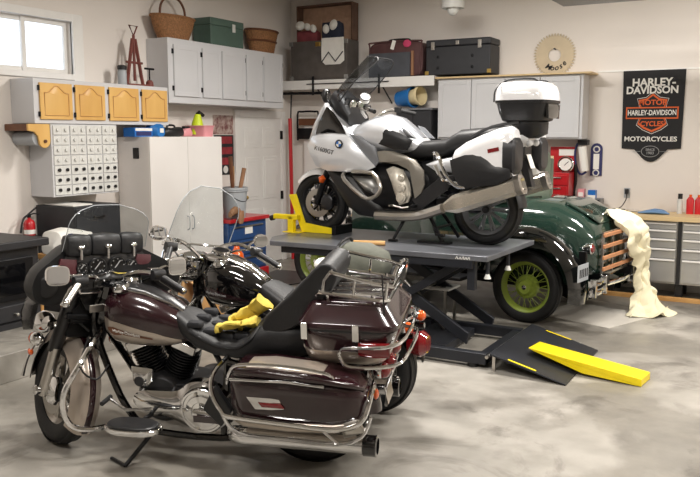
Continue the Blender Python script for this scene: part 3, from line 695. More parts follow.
# workbench top and steel drawer chest
one('worktop', MB().bx(-2.95,1.6,9.42,YB-.016,.90,.955), 'birch', 'pale birch worktop along the back wall', 'worktop', bevel=.004)
t = thing('tool_cabinet', 'stainless steel drawer cabinet under the birch worktop', 'drawer cabinet', (0,0,0))
obj('carcass', MB().bx(-1.95,1.5,9.49,YB-.03,.18,.895), 'steel', t, bevel=.004)
for x0, x1 in ((-1.93,-1.14),(-1.08,-.1),(-.06,1.46)):
    zs = (.20,.47,.59,.70,.80,.885)
    for a, b in zip(zs, zs[1:]):
        dr = obj('drawer', MB().bx(x0,x1,9.468,9.49,a+.004,b-.004), 'steel', t, bevel=.003)
        obj('pull', MB().bx(x0+.01,x1-.01,9.452,9.47,b-.026,b-.006), 'white_trim', dr, bevel=.004)
obj('upright', MB().bx(-1.13,-1.09,9.46,9.49,.18,.895), 'dark_alloy', t)
for x in (-1.85,-1.1,0,1.4):
    for y in (9.55,9.95): obj('leg', MB().bx(x-.04,x+.04,y-.04,y+.04,.0,.18), 'black_plastic', t, bevel=.004)
one('timber_offcut', MB().bx(-1.9,1.2,9.38,9.45,0,.045), 'pine', 'pine plank on the floor along the steel cabinet', 'plank', bevel=.003)
# on the worktop
zb = .955
t = thing('glue_bottle', 'clear bottle with a black cap on the worktop', 'bottle', (-1.17, 9.85, zb))
obj('bottle_body', MB().lathe([(0,0),(.03,0),(.03,.15),(.018,.175),(0,.175)], n=16), 'pale_plastic', t); obj('cap', MB().cyl((0,0,.172),(0,0,.23),.026), 'black_plastic', t)
for i, x in enumerate((-1.06,-.97)):
    t = thing('fluid_bottle', ('red bottle nearest the clear bottle on the worktop','red bottle farthest right on the worktop')[i], 'bottle', (x, 9.85, zb), group='red bottles on the worktop')
    obj('bottle_body', MB().body([(0,-.03,.03,.04),(.16,-.032,.032,.042),(.19,-.02,.02,.025),(.2,-.012,.012,.012)], axis='z', n=20), 'bottle_red', t)
    obj('cap', MB().cyl((0,0,.195),(0,0,.225),.016), 'orange_lens', t)
one('shop_cloth', MB().body([(-1.60,zb,zb+.01,.05),(-1.52,zb,zb+.035,.11),(-1.42,zb,zb+.06,.12),(-1.33,zb,zb+.05,.11),(-1.26,zb,zb+.01,.05)], n=16, e=2).xf(Matrix.Translation((0,9.68,0))), 'blue_cloth', 'light blue cloth crumpled on the worktop', 'cloth')
t = thing('power_outlet', 'wall outlet with a plugged black cord above the worktop', 'outlet', (-1.80, YB-.003, 1.16))
obj('cover_plate', MB().bx(-.035,.035,-.008,0,-.06,.06), 'grey_plastic', t, bevel=.003); obj('plug', MB().bx(-.02,.02,-.05,-.008,-.01,.05), 'black_plastic', t, bevel=.005)
obj('cord', MB().tube([(0,-.04,-.01),(0,-.06,-.08),(-.05,-.1,-.17),(-.13,-.16,-.197)], .006, k=4), 'black_plastic', t)
one('soldering_tool', MB().tube([(-2.0,9.8,zb+.012),(-1.87,9.82,zb+.02),(-1.78,9.85,zb+.012)], [.012,.01], n=8), 'black_plastic', 'black hand tool lying on the worktop below the outlet', 'tool')
one('file_tool', MB().tube([(-1.72,9.75,zb+.01),(-1.62,9.76,zb+.012),(-1.55,9.76,zb+.01)], .009, n=6), 'steel', 'thin metal tool lying beside the blue cloth', 'tool')
t = thing('parts_organizer', 'grey parts organizer with small drawers on the worktop', 'organizer', (-2.2, 9.85, zb))
obj('organizer_body', MB().bx(-.15,.15,-.1,.1,0,.14), 'grey_panel', t, bevel=.004)
for i in range(3):
    for j in range(2): obj('drawer', MB().bx(-.14+i*.095,-.052+i*.095,-.11,-.1,.01+j*.065,.068+j*.065), 'dark_alloy', t, bevel=.003)
t = thing('small_box', 'blue box on the grey parts organizer', 'box', (-2.17, 9.85, zb+.14)); obj('carton', MB().bx(-.045,.045,-.05,.05,0,.1), 'badge_blue', t, bevel=.004); obj('white_band', MB().bx(-.046,.046,-.053,-.05,.0,.04), 'paper', t)
t = thing('small_box', 'pink and white box on the grey parts organizer', 'box', (-2.3, 9.85, zb+.14)); obj('carton', MB().bx(-.04,.04,-.05,.05,0,.11), 'pink_plastic', t, bevel=.004); obj('white_band', MB().bx(-.03,.03,-.054,-.05,.02,.07), 'paper', t)
# red tool chest
t = thing('tool_box', 'red tool chest with its lid open on the worktop end', 'tool box', (-2.56, 9.78, zb))
obj('chest_body', MB().bx(-.17,.15,-.15,.2,0,.45), 'red_paint', t, bevel=.006)
for a, b in ((.02,.15),(.16,.29),(.30,.42)): 
    dr = obj('drawer', MB().bx(-.155,.135,-.165,-.15,a,b), 'red_paint', t, bevel=.004); obj('handle', MB().box((-.01,-.172,b-.03), (.14,.014,.016)), 'satin_metal', dr, bevel=.003)
obj('lid', MB().bx(-.17,.15,.17,.2,.45,.76), 'red_paint', t, bevel=.006); obj('lid_label', MB().bx(-.06,.13,.165,.171,.65,.73), 'paper', t)
t = thing('dial_gauge', 'round white dial gauge standing on the red tool chest', 'gauge', (-2.48, 9.76, zb+.45))
obj('case_ring', MB().torus((0,-.02,.1), (0,1,0), .085, .014), 'chrome', t); obj('dial', MB().cyl((0,-.025,.1),(0,.02,.1),.082), 'paper', t); obj('needle', MB().box((.01,-.028,.11), (.006,.004,.07), Matrix.Rotation(.8,3,'Y')), 'ink_dark', t); obj('foot', MB().box((0,0,.008), (.08,.06,.02)), 'black_plastic', t)
t = thing('paint_brush', 'cream brush standing on the red tool chest', 'brush', (-2.66, 9.74, zb+.45)); obj('bristle_head', MB().body([(.08,-.015,.015,.03),(.12,-.015,.015,.035),(.2,-.01,.01,.03)], axis='z', n=12), 'cream_plastic', t); obj('handle', MB().cyl((0,0,0),(0,0,.09),.01,.014), 'pine', t)
one('wall_hose', MB().tube([(-2.40,9.9,1.5),(-2.39,9.9,1.3),(-2.41,9.9,1.16),(-2.38,9.88,.98)], .02, k=4), 'rubber', 'black hose hanging right of the red tool chest', 'hose')
t = thing('towel_roll', 'white paper towel roll on a blue wall holder', 'towel roll', (-2.3, 9.94, 0))
obj('roll', MB().cyl((.01,-.02,1.42),(-.03,-.02,1.72),.05), 'paper', t); obj('holder_strap', MB().tube([(-.09,.0,1.76),(-.12,0,1.65),(-.10,0,1.48),(-.04,-.02,1.38),(.03,-.02,1.41)], .014, k=4), 'ink_navy', t); obj('mount', MB().bx(-.09,.03,-.02,.1,1.74,1.8), 'black_plastic', t, bevel=.004)
t = thing('thermometer', 'navy framed wall thermometer left of the banner', 'thermometer', (-2.18, YB-.004, 1.56))
pp = [(-.07,-.2),(.07,-.2),(.07,.13)]+[(.07*math.cos(a), .13+.07*math.sin(a)) for a in [PI*i/8 for i in range(1,8)]]+[(-.07,.13)]
obj('back_plate', MB().prism(pp, -.012, 0, 'y'), 'ink_navy', t); obj('scale_strip', MB().bx(-.035,.035,-.015,-.012,-.12,.07), 'paper', t)
for z in (.125,-.165): obj('ring', MB().torus((0,-.014,z), (0,1,0), .035, .008, n=20, k=6), 'print_white', t)
# tubs on the tall black cabinet
t = thing('utility_cabinet', 'black cabinet against the back wall behind the raised motorcycle', 'cabinet', (-4.5, 9.8, 0))
obj('carcass', MB().bx(-.25,.26,-.15,.2,0,2.19), 'trunk_black', t, bevel=.008); obj('top_board', MB().bx(-.27,.28,-.17,.22,2.19,2.215), 'grey_panel', t)
for a, b in ((-.24,.0),(.005,.25)): obj('door', MB().bx(a,b,-.165,-.15,.05,2.17), 'trunk_black', t, bevel=.004)
def tub(name, label, loc, rot, m_, L=.26, r0=.10, r1=.13):
    t = thing(name, label, 'bucket', loc); t.rotation_euler = rot
    obj('tub_wall', MB().lathe([(0,0),(r0,0),(r1,L),(r1+.012,L),(r1+.012,L-.03),(r1+.003,L-.035),(r1-.006,L),(r0-.006,.012),(0,.012)], n=32), m_, t)
    obj('rim', MB().torus((0,0,L), (0,0,1), r1+.004, .01), m_, t)
    return t
tub('bucket', 'blue plastic bucket lying on its side on the black cabinet', (-4.80, 9.84, 2.345), (0, rad(86), rad(-14)), 'blue_plastic')
tub('bucket', 'cream bucket nested in the mouth of the blue bucket', (-4.66, 9.80, 2.353), (0, rad(84), rad(-14)), 'cream_plastic', L=.24, r0=.085, r1=.118)
# bits beside the corner
one('floor_pole', MB().tube([(-6.50,9.76,.02),(-6.52,9.74,2.10)], .028, n=12), 'red_paint', 'tall red pole leaning in the corner by the white door', 'pole')
one('white_board', MB().bx(-6.42,-6.0,9.96,YB-.016,.0,2.0), 'white_melamine', 'white panel leaning on the back wall by the red pole', 'panel', bevel=.003)
t = thing('folding_chair', 'dark folded chair frame hung under the white shelf near the corner', 'chair', (-6.34, 9.93, 1.98))
obj('back_frame', MB().tube([(-.17,0,-.2),(-.17,0,.18),(-.1,0,.22),(.13,0,.22),(.19,0,.18),(.19,0,-.2)], .014, k=3), 'black_metal', t); obj('backrest', MB().bx(-.15,.17,-.012,.012,.02,.12), 'dark_wood', t, bevel=.005); obj('seat', MB().bx(-.15,.17,-.03,-.012,-.18,-.02), 'black_metal', t, bevel=.005)
t = thing('fishing_net', 'thin dark rod hanging from the white shelf near the corner', 'rod', (-6.55, 9.8, 2.1)); obj('rod_shaft', MB().cyl((0,0,-.1),(.02,0,.38),.01), 'black_metal', t); obj('grip', MB().cyl((0,0,-.2),(0,0,-.08),.018), 'dark_wood', t)
# ================================================================ VEHICLE PIECES
def wheel(parent, c, R, tw, rr, rim='chrome', kind='wire', n=30, hub='chrome', disc=None, M=None, rim_w=None, drum=.09):
    """one wheel, axle along y: part wheel > sub-parts tire, brake_disc, hub_cap"""
    X = M or Matrix.Identity(4); X = X @ Matrix.Translation(c)
    rw = rim_w or tw*.62; b = MB()
    pr = [(rr, -rw/2), (rr+.012, -rw/2), (rr+.012, -rw/2+.012), (rr-.012, -rw*.25), (rr-.018, 0), (rr-.012, rw*.25), (rr+.012, rw/2-.012), (rr+.012, rw/2), (rr, rw/2), (rr-.015, rw*.3), (rr-.034, 0), (rr-.015, -rw*.3)]
    b.lathe(pr, axis=(0,1,0), n=44, closed=True)
    hr = drum
    if kind == 'wire':
        b.lathe([(.0,-rw*.5),(hr*.55,-rw*.5),(hr*.6,-rw*.35),(hr*.45,-rw*.3),(hr*.45,rw*.3),(hr*.6,rw*.35),(hr*.55,rw*.5),(0,rw*.5)], axis=(0,1,0), n=20)
        for i in range(n):
            s = 1 if i % 2 else -1; a = 2*PI*i/n; q = a+(.32 if (i//2) % 2 else -.32)
            b.tube([(hr*.52*math.cos(q), s*rw*.42, hr*.52*math.sin(q)), ((rr-.02)*math.cos(a), s*.008, (rr-.02)*math.sin(a))], .0035, n=5)
    elif kind == 'drum':      # car wheel: wide wire spokes round a painted brake drum
        b.lathe([(.0,rw*.3),(hr*.9,rw*.3),(hr,rw*.15),(hr,-rw*.3),(hr*.8,-rw*.45),(0,-rw*.45)], axis=(0,1,0), n=32)
        b.lathe([(.0,rw*.75),(.062,rw*.72),(.075,rw*.5),(.085,rw*.2)], axis=(0,1,0), n=24)
        for i in range(n):
            s = i % 3; a = 2*PI*i/n; q = a+(.22 if i % 2 else -.22)
            r0 = (.075, .09, hr*.97)[s]; y0 = (rw*.6, rw*.35, rw*.05)[s]
            b.tube([(r0*math.cos(q), y0, r0*math.sin(q)), ((rr-.015)*math.cos(a), rw*.05*(s-1), (rr-.015)*math.sin(a))], .0034, n=5)
    else:
        b.lathe([(.0,-rw*.4),(.05,-rw*.4),(.055,0),(.05,rw*.4),(0,rw*.4)], axis=(0,1,0), n=20)
        for i in range(n):
            a = 2*PI*i/n
            for s in (-.09, .09): b.tube([(.045*math.cos(a), rw*.15, .045*math.sin(a)), ((rr-.015)*math.cos(a+s), rw*.1, (rr-.015)*math.sin(a+s))], [.014,.011], n=6)
    w = obj('wheel', b.xf(X), rim, parent, sharp=40)
    k = 12; prof = []
    for i in range(k+1):
        a = -PI/2+PI*i/k; prof.append((R-tw*.42+tw*.42*math.cos(a), tw/2*math.sin(a)))
    prof = [(rr+.004, -tw*.36), (rr+.02, -tw*.46)]+prof+[(rr+.02, tw*.46), (rr+.004, tw*.36)]
    tb = MB().lathe(prof, axis=(0,1,0), n=56, closed=True)
    for s in (-.3, 0, .3):     # tread rings
        tb.lathe([(R-tw*.02-abs(s)*tw*.25, s*tw-tw*.1), (R+.004-abs(s)*tw*.25, s*tw-tw*.08), (R+.004-abs(s)*tw*.25, s*tw+tw*.08), (R-tw*.02-abs(s)*tw*.25, s*tw+tw*.1)], axis=(0,1,0), n=56)
    obj('tire', tb.xf(X), 'rubber', w, sharp=50)
    hc = MB()
    for s in (-1, 1): hc.lathe([(0,s*rw*.78),(.022,s*rw*.76),(.03,s*rw*.68),(.033,s*rw*.4)], axis=(0,1,0), n=18)
    obj('hub_cap', hc.xf(X), hub, w)
    if disc:
        for y in disc:
            d = MB().lathe([(.085,y-.002),(.145,y-.002),(.145,y+.002),(.085,y+.002)], axis=(0,1,0), n=36, closed=True)
            for i in range(6): d.tube([(.03*math.cos(i*PI/3), y, .03*math.sin(i*PI/3)), (.09*math.cos(i*PI/3+.3), y, .09*math.sin(i*PI/3+.3))], .006, n=5)
            obj('brake_disc', d.xf(X), 'satin_metal', w)
    return w

# ================================================================ THE OLD CAR
t = car = thing('vintage_car', 'dark green vintage coupe with lime wire wheels behind the motorcycle lift', 'car', (-2.231, 8.283, 0), rz=rad(172))
b = MB().body([(-.67,.50,.74,.36),(-.655,.46,.86,.42),(-.60,.44,.98,.47),(-.45,.42,1.11,.53),(-.25,.42,1.21,.57),(0,.42,1.235,.60),(.6,.42,1.24,.62),(1.15,.42,1.22,.60),(1.3,.45,1.18,.54)], n=36, e=3.4)
obj('body_shell', b, 'car_green', t, sharp=50)
b = MB().body([(-.60,.99,1.005,.25),(-.55,1.03,1.075,.31),(-.42,1.10,1.145,.34),(-.3,1.16,1.205,.35),(-.27,1.18,1.21,.32)], n=24, e=4)
lid = obj('rumble_lid', b, 'car_green', t, sharp=50)
obj('lid_handle', MB().tube([(-.56,-.06,1.06),(-.58,-.05,1.09),(-.58,.05,1.09),(-.56,.06,1.06)], .008, k=3), 'chrome', lid)
obj('hood', MB().body([(1.28,.55,1.17,.45),(1.6,.55,1.15,.40),(2.45,.55,1.10,.28)], n=28, e=3.5), 'car_green', t, sharp=50)
rd = obj('radiator_shell', MB().body([(2.44,.5,1.12,.27),(2.47,.48,1.14,.28),(2.55,.48,1.13,.28),(2.56,.5,1.11,.26)], n=28, e=4), 'chrome', t)
obj('radiator_core', MB().body([(2.555,.54,1.06,.22),(2.565,.54,1.06,.22)], n=24, e=4), 'black_metal', rd)
# cab: roof shell with window openings on each side and at the rear
cb = MB().body([(.245,1.56,1.66,.48),(.27,1.52,1.70,.53),(.35,1.52,1.735,.56),(.5,1.52,1.765,.60),(.8,1.52,1.76,.60),(1.08,1.52,1.71,.57),(1.12,1.54,1.66,.53)], n=32, e=3.2)
obj('roof', cb, 'roof_grey_green', t, sharp=50)
for y in (-.56,.56):
    for x0, x1 in ((.25,.33),(.48,.54),(1.04,1.11)):
        obj('pillar', MB().bx(x0,x1,y-.035,y+.035,1.18,1.60), 'roof_grey_green', t, bevel=.015)
    g = obj('side_window', MB().bx(.33,.48,y-.006,y+.006,1.2,1.55), 'glass_dark', t); obj('door_window', MB().bx(.54,1.04,y-.006,y+.006,1.2,1.55), 'glass_dark', t)
    dr = obj('door', MB().bx(.50,1.06,(.605 if y > 0 else -.625),(.625 if y > 0 else -.605),.5,1.2), 'car_green', t, bevel=.012)
    obj('door_handle', MB().tube([(.56,y*1.11,1.06),(.56,y*1.16,1.06),(.66,y*1.17,1.06)], .009), 'chrome', dr)
obj('rear_panel', MB().bx(.25,.29,-.51,.51,1.18,1.60), 'roof_grey_green', t, bevel=.012); obj('rear_window', MB().bx(.243,.252,-.28,.28,1.33,1.52), 'glass_dark', t)
obj('windscreen', MB().bx(1.08,1.09,-.52,.52,1.2,1.58), 'glass', t)
# rear fenders, aprons and running boards
def fend(c, R, a0, a1, y, w, m_, nm):
    return obj(nm, MB().fender(c, R, a0, a1, w, n=30, drop=.10, th=.01, m=12, y0=y), m_, t, sharp=60)
for s in (1, -1):
    fend((-.04,.37), .61, 10, 190, s*.70, .175, 'fender_black', 'rear_fender')
    ap = [(-.04+.60*math.cos(rad(a)), .37+.60*math.sin(rad(a))) for a in range(12, 190, 10)]+[(-.60,.5),(.5,.5)]
    inner = [(-.04+.58*math.cos(rad(a)), .37+.58*math.sin(rad(a))) for a in range(10, 191, 9)]
    obj('fender_apron', MB().prism(inner+[(-.61,.33),(-.42,.40),(.40,.42)], s*.515, s*.53, 'y'), 'car_green', t)
    obj('running_board', MB().bx(.62,2.1,s*.56,s*.84,.36,.40), 'black_plastic', t, bevel=.01)
fend((2.66,.37), .50, 15, 175, .71, .16, 'fender_black', 'front_fender')
fend((2.66,.37), .50, 15, 175, -.71, .16, 'primer_cream', 'front_fender')
arch = [(2.66+.39*math.cos(rad(a)), .37+.39*math.sin(rad(a))) for a in range(0, 181, 9)]
obj('fender_valance', MB().prism([(3.12,.37),(2.95,.80),(2.4,.80),(2.2,.37)]+arch[::-1], -.60, -.58, 'y'), 'primer_cream', t)
for c, k in (((-.04,.66,.36),1), ((-.04,-.66,.36),1), ((2.66,.66,.36),1), ((2.66,-.66,.36),1)):
    Mx = Matrix.Identity(4) if c[1] > 0 else None
    wheel(t, c, .36, .13, .25, 'wheel_green', 'drum', 36, 'chrome', rim_w=.10, drum=.12, M=None if c[1] > 0 else Matrix.Translation((c[0],c[1],c[2])) @ Matrix.Rotation(PI,4,'Z') @ Matrix.Translation((-c[0],-c[1],-c[2])))
fx = MB()
for s in (1,-1): fx.bx(-.75,2.6,s*.36-.03,s*.36+.03,.42,.52)
obj('chassis_rail', fx, 'black_metal', t)
obj('shade_pan', MB().bx(-.45,2.4,-.52,.52,.33,.41), 'black_metal', t)  # dark slab added under the body to darken the floor beneath
obj('rear_axle', MB().cyl((-.04,-.62,.36),(-.04,.62,.36),.045), 'black_metal', t); obj('front_axle', MB().cyl((2.66,-.62,.33),(2.66,.62,.33),.03), 'black_metal', t)
# luggage rack: four wooden slats in a steel frame, folded up against the tail
rk = MB()
for y in (-.40,-.13,.13,.40): rk.bx(-.755,-.735,y-.012,y+.012,.50,.93)
rk.bx(-.755,-.66,-.33,-.31,.55,.57); rk.bx(-.755,-.66,.31,.33,.55,.57); rk.bx(-.755,-.66,-.33,-.31,.8,.82); rk.bx(-.755,-.64,.31,.33,.8,.82)
rk.bx(-.752,-.738,-.41,.41,.50,.52); rk.bx(-.752,-.738,-.41,.41,.91,.93)
rk.v = [v+Vector((.05,0,0)) for v in rk.v]
rk_o = obj('luggage_rack', rk, 'satin_metal', t)
for z in (.90,.79,.68,.57): obj('slat', MB().bx(-.728,-.705,-.45,.43,z-.019,z+.019), 'rack_wood', rk_o, bevel=.006)
# bumperettes
for s in (1,-1):
    bo = None
    for z in (.465,.375):
        bl = MB().loft([[(-.70-.03*math.sin(PI*k/8)+dx, s*(.74-.38*k/8), z+dz) for dx, dz in ((.008,-.032),(-.008,-.03),(-.014,0),(-.008,.03),(.008,.032),(.004,0))] for k in range(9)])
        o_ = obj('bumper', bl, 'chrome', t, sharp=50); bo = bo or o_
    for y in (.68,.40): obj('bumper_clamp', MB().bx(-.755,-.695,s*y-.018,s*y+.018,.335,.51), 'chrome', bo, bevel=.006)
    obj('bumper_arm', MB().tube([(-.71,s*.48,.42),(-.65,s*.40,.44),(-.55,s*.36,.46)], .018), 'black_metal', bo)
obj('bumper_bar', MB().tube([(-.72,.38,.42),(-.76,0,.42),(-.72,-.38,.42)], .022, k=4), 'chrome', t)
tl = obj('tail_lamp', MB().lathe([(0,.0),(.03,0),(.05,.05),(.055,.09),(.05,.095),(0,.095)], (-.56,.56,.78), (-1,0,0), n=20), 'chrome', t)
obj('tail_lens', MB().lathe([(0,.09),(.045,.092),(.03,.108),(0,.112)], (-.56,.56,.78), (-1,0,0), n=20), 'red_lens', tl)
pl = obj('license_plate', MB().bx(-.64,-.63,.60,.86,.49,.655), 'grey_plastic', t, bevel=.008)
obj('plate_bracket', MB().bx(-.63,-.56,.62,.66,.58,.76), 'black_metal', pl)
# illegible plate characters: plain raised strokes
pc = MB()
for i in range(5): pc.bx(-.6435,-.64,.628+i*.044,.65+i*.044,.53,.61)
obj('plate_characters', pc, 'ink_dark', pl)
obj('gas_cap', MB().lathe([(0,0),(.04,0),(.04,.02),(.015,.03),(0,.03)], (1.2,0,1.2), (0,0,1), n=16), 'chrome', t)
# cream dust sheet bunched on the tail of the car and trailing on the floor
cw = car.matrix_basis if False else Matrix.Translation((-2.231,8.283,0)) @ Matrix.Rotation(rad(172),4,'Z')
def cloth(rows, th=.012, jit=.01):
    out = []
    rr_ = smooth_rows(rows)
    for i, r in enumerate(rr_):
        r = [Vector(p)+Vector((-.028*math.sin(j*1.25+i*.18)*min(1,i/6), .0, .030*math.sin(j*1.25+1+i*.12))) for j, p in enumerate(r)]
        out.append([Vector(p)+Vector((random.uniform(-jit,jit), random.uniform(-jit,jit), random.uniform(-jit,jit)*.6)) for p in r])
    return crumple(MB().sheet(out, th), .06, 8.5)
def smooth_rows(rows, k=5):
    R = [smooth(r, k) for r in rows]; n = len(R[0]); cols = [smooth([R[i][j] for i in range(len(R))], k) for j in range(n)]
    return [[cols[j][i] for j in range(n)] for i in range(len(cols[0]))]
rows = [[(-.54,-.02,1.05),(-.54,-.18,1.07),(-.54,-.34,1.05),(-.54,-.50,1.01)],
        [(-.62,.02,1.03),(-.62,-.16,1.08),(-.64,-.34,1.06),(-.62,-.54,1.0)],
        [(-.72,.02,.95),(-.78,-.14,.99),(-.78,-.34,.98),(-.72,-.60,.92)],
        [(-.76,-.02,.85),(-.84,-.18,.87),(-.85,-.40,.85),(-.78,-.64,.83)],
        [(-.77,-.12,.71),(-.84,-.26,.73),(-.85,-.46,.71),(-.78,-.66,.69)],
        [(-.79,-.34,.56),(-.83,-.42,.58),(-.83,-.52,.56),(-.79,-.66,.54)],
        [(-.78,-.40,.38),(-.84,-.44,.40),(-.84,-.54,.38),(-.80,-.64,.36)],
        [(-.76,-.34,.18),(-.90,-.42,.20),(-.92,-.56,.18),(-.84,-.68,.16)],
        [(-.72,-.24,.04),(-.94,-.36,.06),(-1.0,-.56,.05),(-.88,-.76,.04)],
        [(-.78,-.10,.015),(-1.06,-.28,.03),(-1.12,-.62,.025),(-.94,-.90,.015)]]
o = one('dust_sheet', cloth(rows), 'cream_cloth', 'cream dust sheet draped over the car tail and trailing on the floor', 'sheet', sub=1)
o.matrix_world = cw
o = one('paper_floor_sheet', MB().prism([(-2.3,8.0),(-1.5,7.75),(-1.15,8.6),(-2.0,9.1)], .0, .004, 'z'), 'floor_paper', 'pale sheet lying flat on the floor under the tail of the car', 'floor sheet')

# ================================================================ LIFT TABLE
ZD = .87
t = thing('motorcycle_lift', 'dark grey scissor lift table carrying the silver touring motorcycle', 'lift table', (0,0,0))
dk = MB(); dk.prism([(-4.30,6.06),(-2.17,6.12),(-2.14,7.34),(-4.40,7.30),(-4.46,6.9),(-4.46,6.32)], ZD-.045, ZD, 'z')
deck = obj('deck', dk, 'deck_grey', t, bevel=.006)
obj('side_skirt', MB().bx(-4.2,-2.3,6.12,6.15,ZD-.11,ZD-.045), 'lift_dark', deck); obj('side_skirt', MB().bx(-4.2,-2.3,7.22,7.25,ZD-.11,ZD-.045), 'lift_dark', deck)
mk = MB()                                       # white maker's mark on the deck edge, too small to read
for i, (x, h) in enumerate(((-2.44,.024),(-2.41,.018),(-2.385,.026),(-2.36,.018),(-2.335,.022))): mk.tube([(x,6.098+.001*i,ZD-.034),(x+.012,6.098+.001*i,ZD-.034+h),(x+.02,6.098+.001*i,ZD-.034)], .0035, n=5)
obj('white_mark', mk, 'print_white', deck)
for y in (6.3, 6.95):
    for p, q in (((-2.42,.10),(-3.55,.80)), ((-3.55,.10),(-2.42,.80))):
        off = .05 if p[0] > -3 else 0
        obj('scissor_arm', MB().prism([(p[0],p[1]-.05),(p[0]+.02,p[1]+.05),(q[0],q[1]+.05),(q[0]-.02,q[1]-.05)], y-.02+off, y+.02+off, 'y'), 'lift_dark', t, bevel=.006)
obj('pivot_bar', MB().cyl((-2.985,6.28,.45),(-2.985,7.02,.45),.022), 'satin_metal', t)
ba = MB()
for y in (5.92, 6.85): ba.bx(-3.9,-2.08,y-.04,y+.04,.03,.12)
for x in (-3.86,-3.0,-2.12): ba.bx(x-.04,x+.04,5.9,6.87,.03,.11)
obj('base_frame', ba, 'lift_dark', t, bevel=.006)
ht = MB(); ht.bx(-2.9,-2.5,6.05,6.75,.03,.10); obj('jack_plate', ht, 'lift_dark', t, bevel=.005)
cy = MB(); cy.cyl((-2.7,6.55,.12),(-3.15,6.55,.55),.035); cy.cyl((-3.1,6.55,.50),(-3.3,6.55,.70),.02); obj('hydraulic_ram', cy, 'satin_metal', t)
for x in (-3.8,-2.2):
    for y in (5.92,6.85): obj('foot_pad', MB().cyl((x,y,0),(x,y,.035),.045), 'rubber', t)
obj('corner_leg', MB().bx(-2.36,-2.29,6.16,6.22,ZD-.30,ZD-.045), 'lift_dark', t, bevel=.004)
for x, y in ((-2.2,6.22),(-2.19,6.72)):
    pn = obj('hinge_pin', MB().cyl((x,y,ZD-.16),(x,y,ZD-.02),.016), 'lift_dark', t); obj('pin_tip', MB().lathe([(0,-.05),(.03,-.05),(.012,.0),(0,.0)], (x,y,ZD-.15), (0,0,1), n=12), 'pale_plastic', pn)
obj('release_pedal', MB().tube([(-3.35,5.98,.05),(-3.35,5.8,.10),(-3.25,5.74,.12)], .014), 'lift_dark', t)
sp_ = obj('step_plate', MB().box((-3.05,7.0,.40), (.5,.3,.02)), 'pale_plastic', t, bevel=.01)
for a in (-.2,.2):
    for b_ in (-.12,.12): obj('plate_leg', MB().bx(-3.05+a-.012,-3.05+a+.012,7.0+b_-.012,7.0+b_+.012,.0,.39), 'satin_metal', sp_)
for a in (-.15,-.05,.05,.15): obj('oval_hole', MB().cyl((-3.05+a,6.94,.4105),(-3.05+a,6.94,.4125),.03), 'lift_dark', sp_)
# ramp plate
t = thing('loading_ramp', 'dark steel ramp plate with yellow edge marks at the foot of the lift', 'ramp', (0,0,0))
rm = MB(); rm.add([(-2.03,5.83,.15),(-2.03,6.97,.15),(-1.41,6.86,.012),(-1.41,5.76,.012),(-2.03,5.83,.132),(-2.03,6.97,.132),(-1.41,6.86,.0),(-1.41,5.76,.0)], [(0,3,2,1),(4,5,6,7),(0,1,5,4),(1,2,6,5),(2,3,7,6),(3,0,4,7)])
obj('ramp_plate', rm, 'lift_dark', t, bevel=.003)
def onr(x, y): return (x, y, .15-(x+2.03)*(.138/.62)+.003)
for y0, y1 in ((5.82,5.845),(6.89,6.915)):
    obj('yellow_mark', MB().sheet([[onr(-1.88,y0),onr(-1.88,y1)],[onr(-1.65,y0-.02),onr(-1.65,y1-.02)]]), 'yellow_paint', t)
for y in (5.86,6.92): obj('support_leg', MB().bx(-2.015,-1.99,y-.01,y+.01,0,.14), 'satin_metal', t)
obj('hinge_rod', MB().cyl((-2.045,5.8,.12),(-2.045,6.98,.12),.014), 'satin_metal', t)
# yellow board lying on the ramp
t = thing('ramp_board', 'yellow channel board resting on the dark ramp plate', 'board', (0,0,0))
A = Vector((-1.79,6.225,.16)); B = Vector((-.90,6.125,.06)); d = (B-A).normalized(); s_ = Vector((-d.y,d.x,0)).normalized()*.115; dn = Vector((0,0,-.05)); dn2 = Vector((0,0,-.056))
bd = MB(); bd.add([A+s_,A-s_,B-s_,B+s_,A+s_+dn*.2,A-s_+dn*.2,B-s_+dn2,B+s_+dn2], [(0,1,2,3),(4,7,6,5),(0,4,5,1),(1,5,6,2),(2,6,7,3),(3,7,4,0)])
obj('board_top', bd, 'yellow_paint', t, bevel=.004)
for sg in (1,-1):
    e = MB(); p = s_*sg; e.add([A+p*.98+dn*.2,B+p*.98+dn*.9,B+p*.98+Vector((0,0,-.058)),(A+B)/2+p*.98+Vector((0,0,-.085)),A+p*.9+dn*.2,B+p*.9+dn*.9,B+p*.9+Vector((0,0,-.058)),(A+B)/2+p*.9+Vector((0,0,-.085))], [(0,1,2,3),(4,7,6,5),(0,4,5,1),(1,5,6,2),(2,6,7,3),(3,7,4,0)])
    obj('side_flange', e, 'yellow_paint', t)
# wheel chock
BMX = Matrix.Translation((-2.43,6.84,ZD)) @ Matrix.Rotation(rad(178.5),4,'Z')
t = thing('wheel_chock', 'yellow steel wheel chock holding the front wheel on the lift deck', 'wheel chock', (0,0,0)); t.matrix_basis = BMX
for s in (1,-1):
    obj('side_plate', MB().prism([(2.13,.38),(2.04,.39),(1.93,.10),(1.60,.06),(1.60,.002),(1.97,.002)], s*.11-.008, s*.11+.008, 'y'), 'yellow_paint', t, bevel=.003)
    obj('upright', MB().bx(2.03,2.10,s*.16-.03,s*.16+.03,.0,.17), 'yellow_paint', t, bevel=.006)
obj('cross_tube', MB().bx(1.98,2.28,.13,.19,.13,.18), 'yellow_paint', t, bevel=.006); obj('rear_tube', MB().bx(2.03,2.10,-.16,.16,.12,.18), 'yellow_paint', t, bevel=.006)
obj('base_plate', MB().bx(1.94,2.14,-.22,.22,0,.008), 'yellow_paint', t); obj('clamp_knob', MB().cyl((2.29,.16,.14),(2.33,.16,.13),.028), 'black_plastic', t)
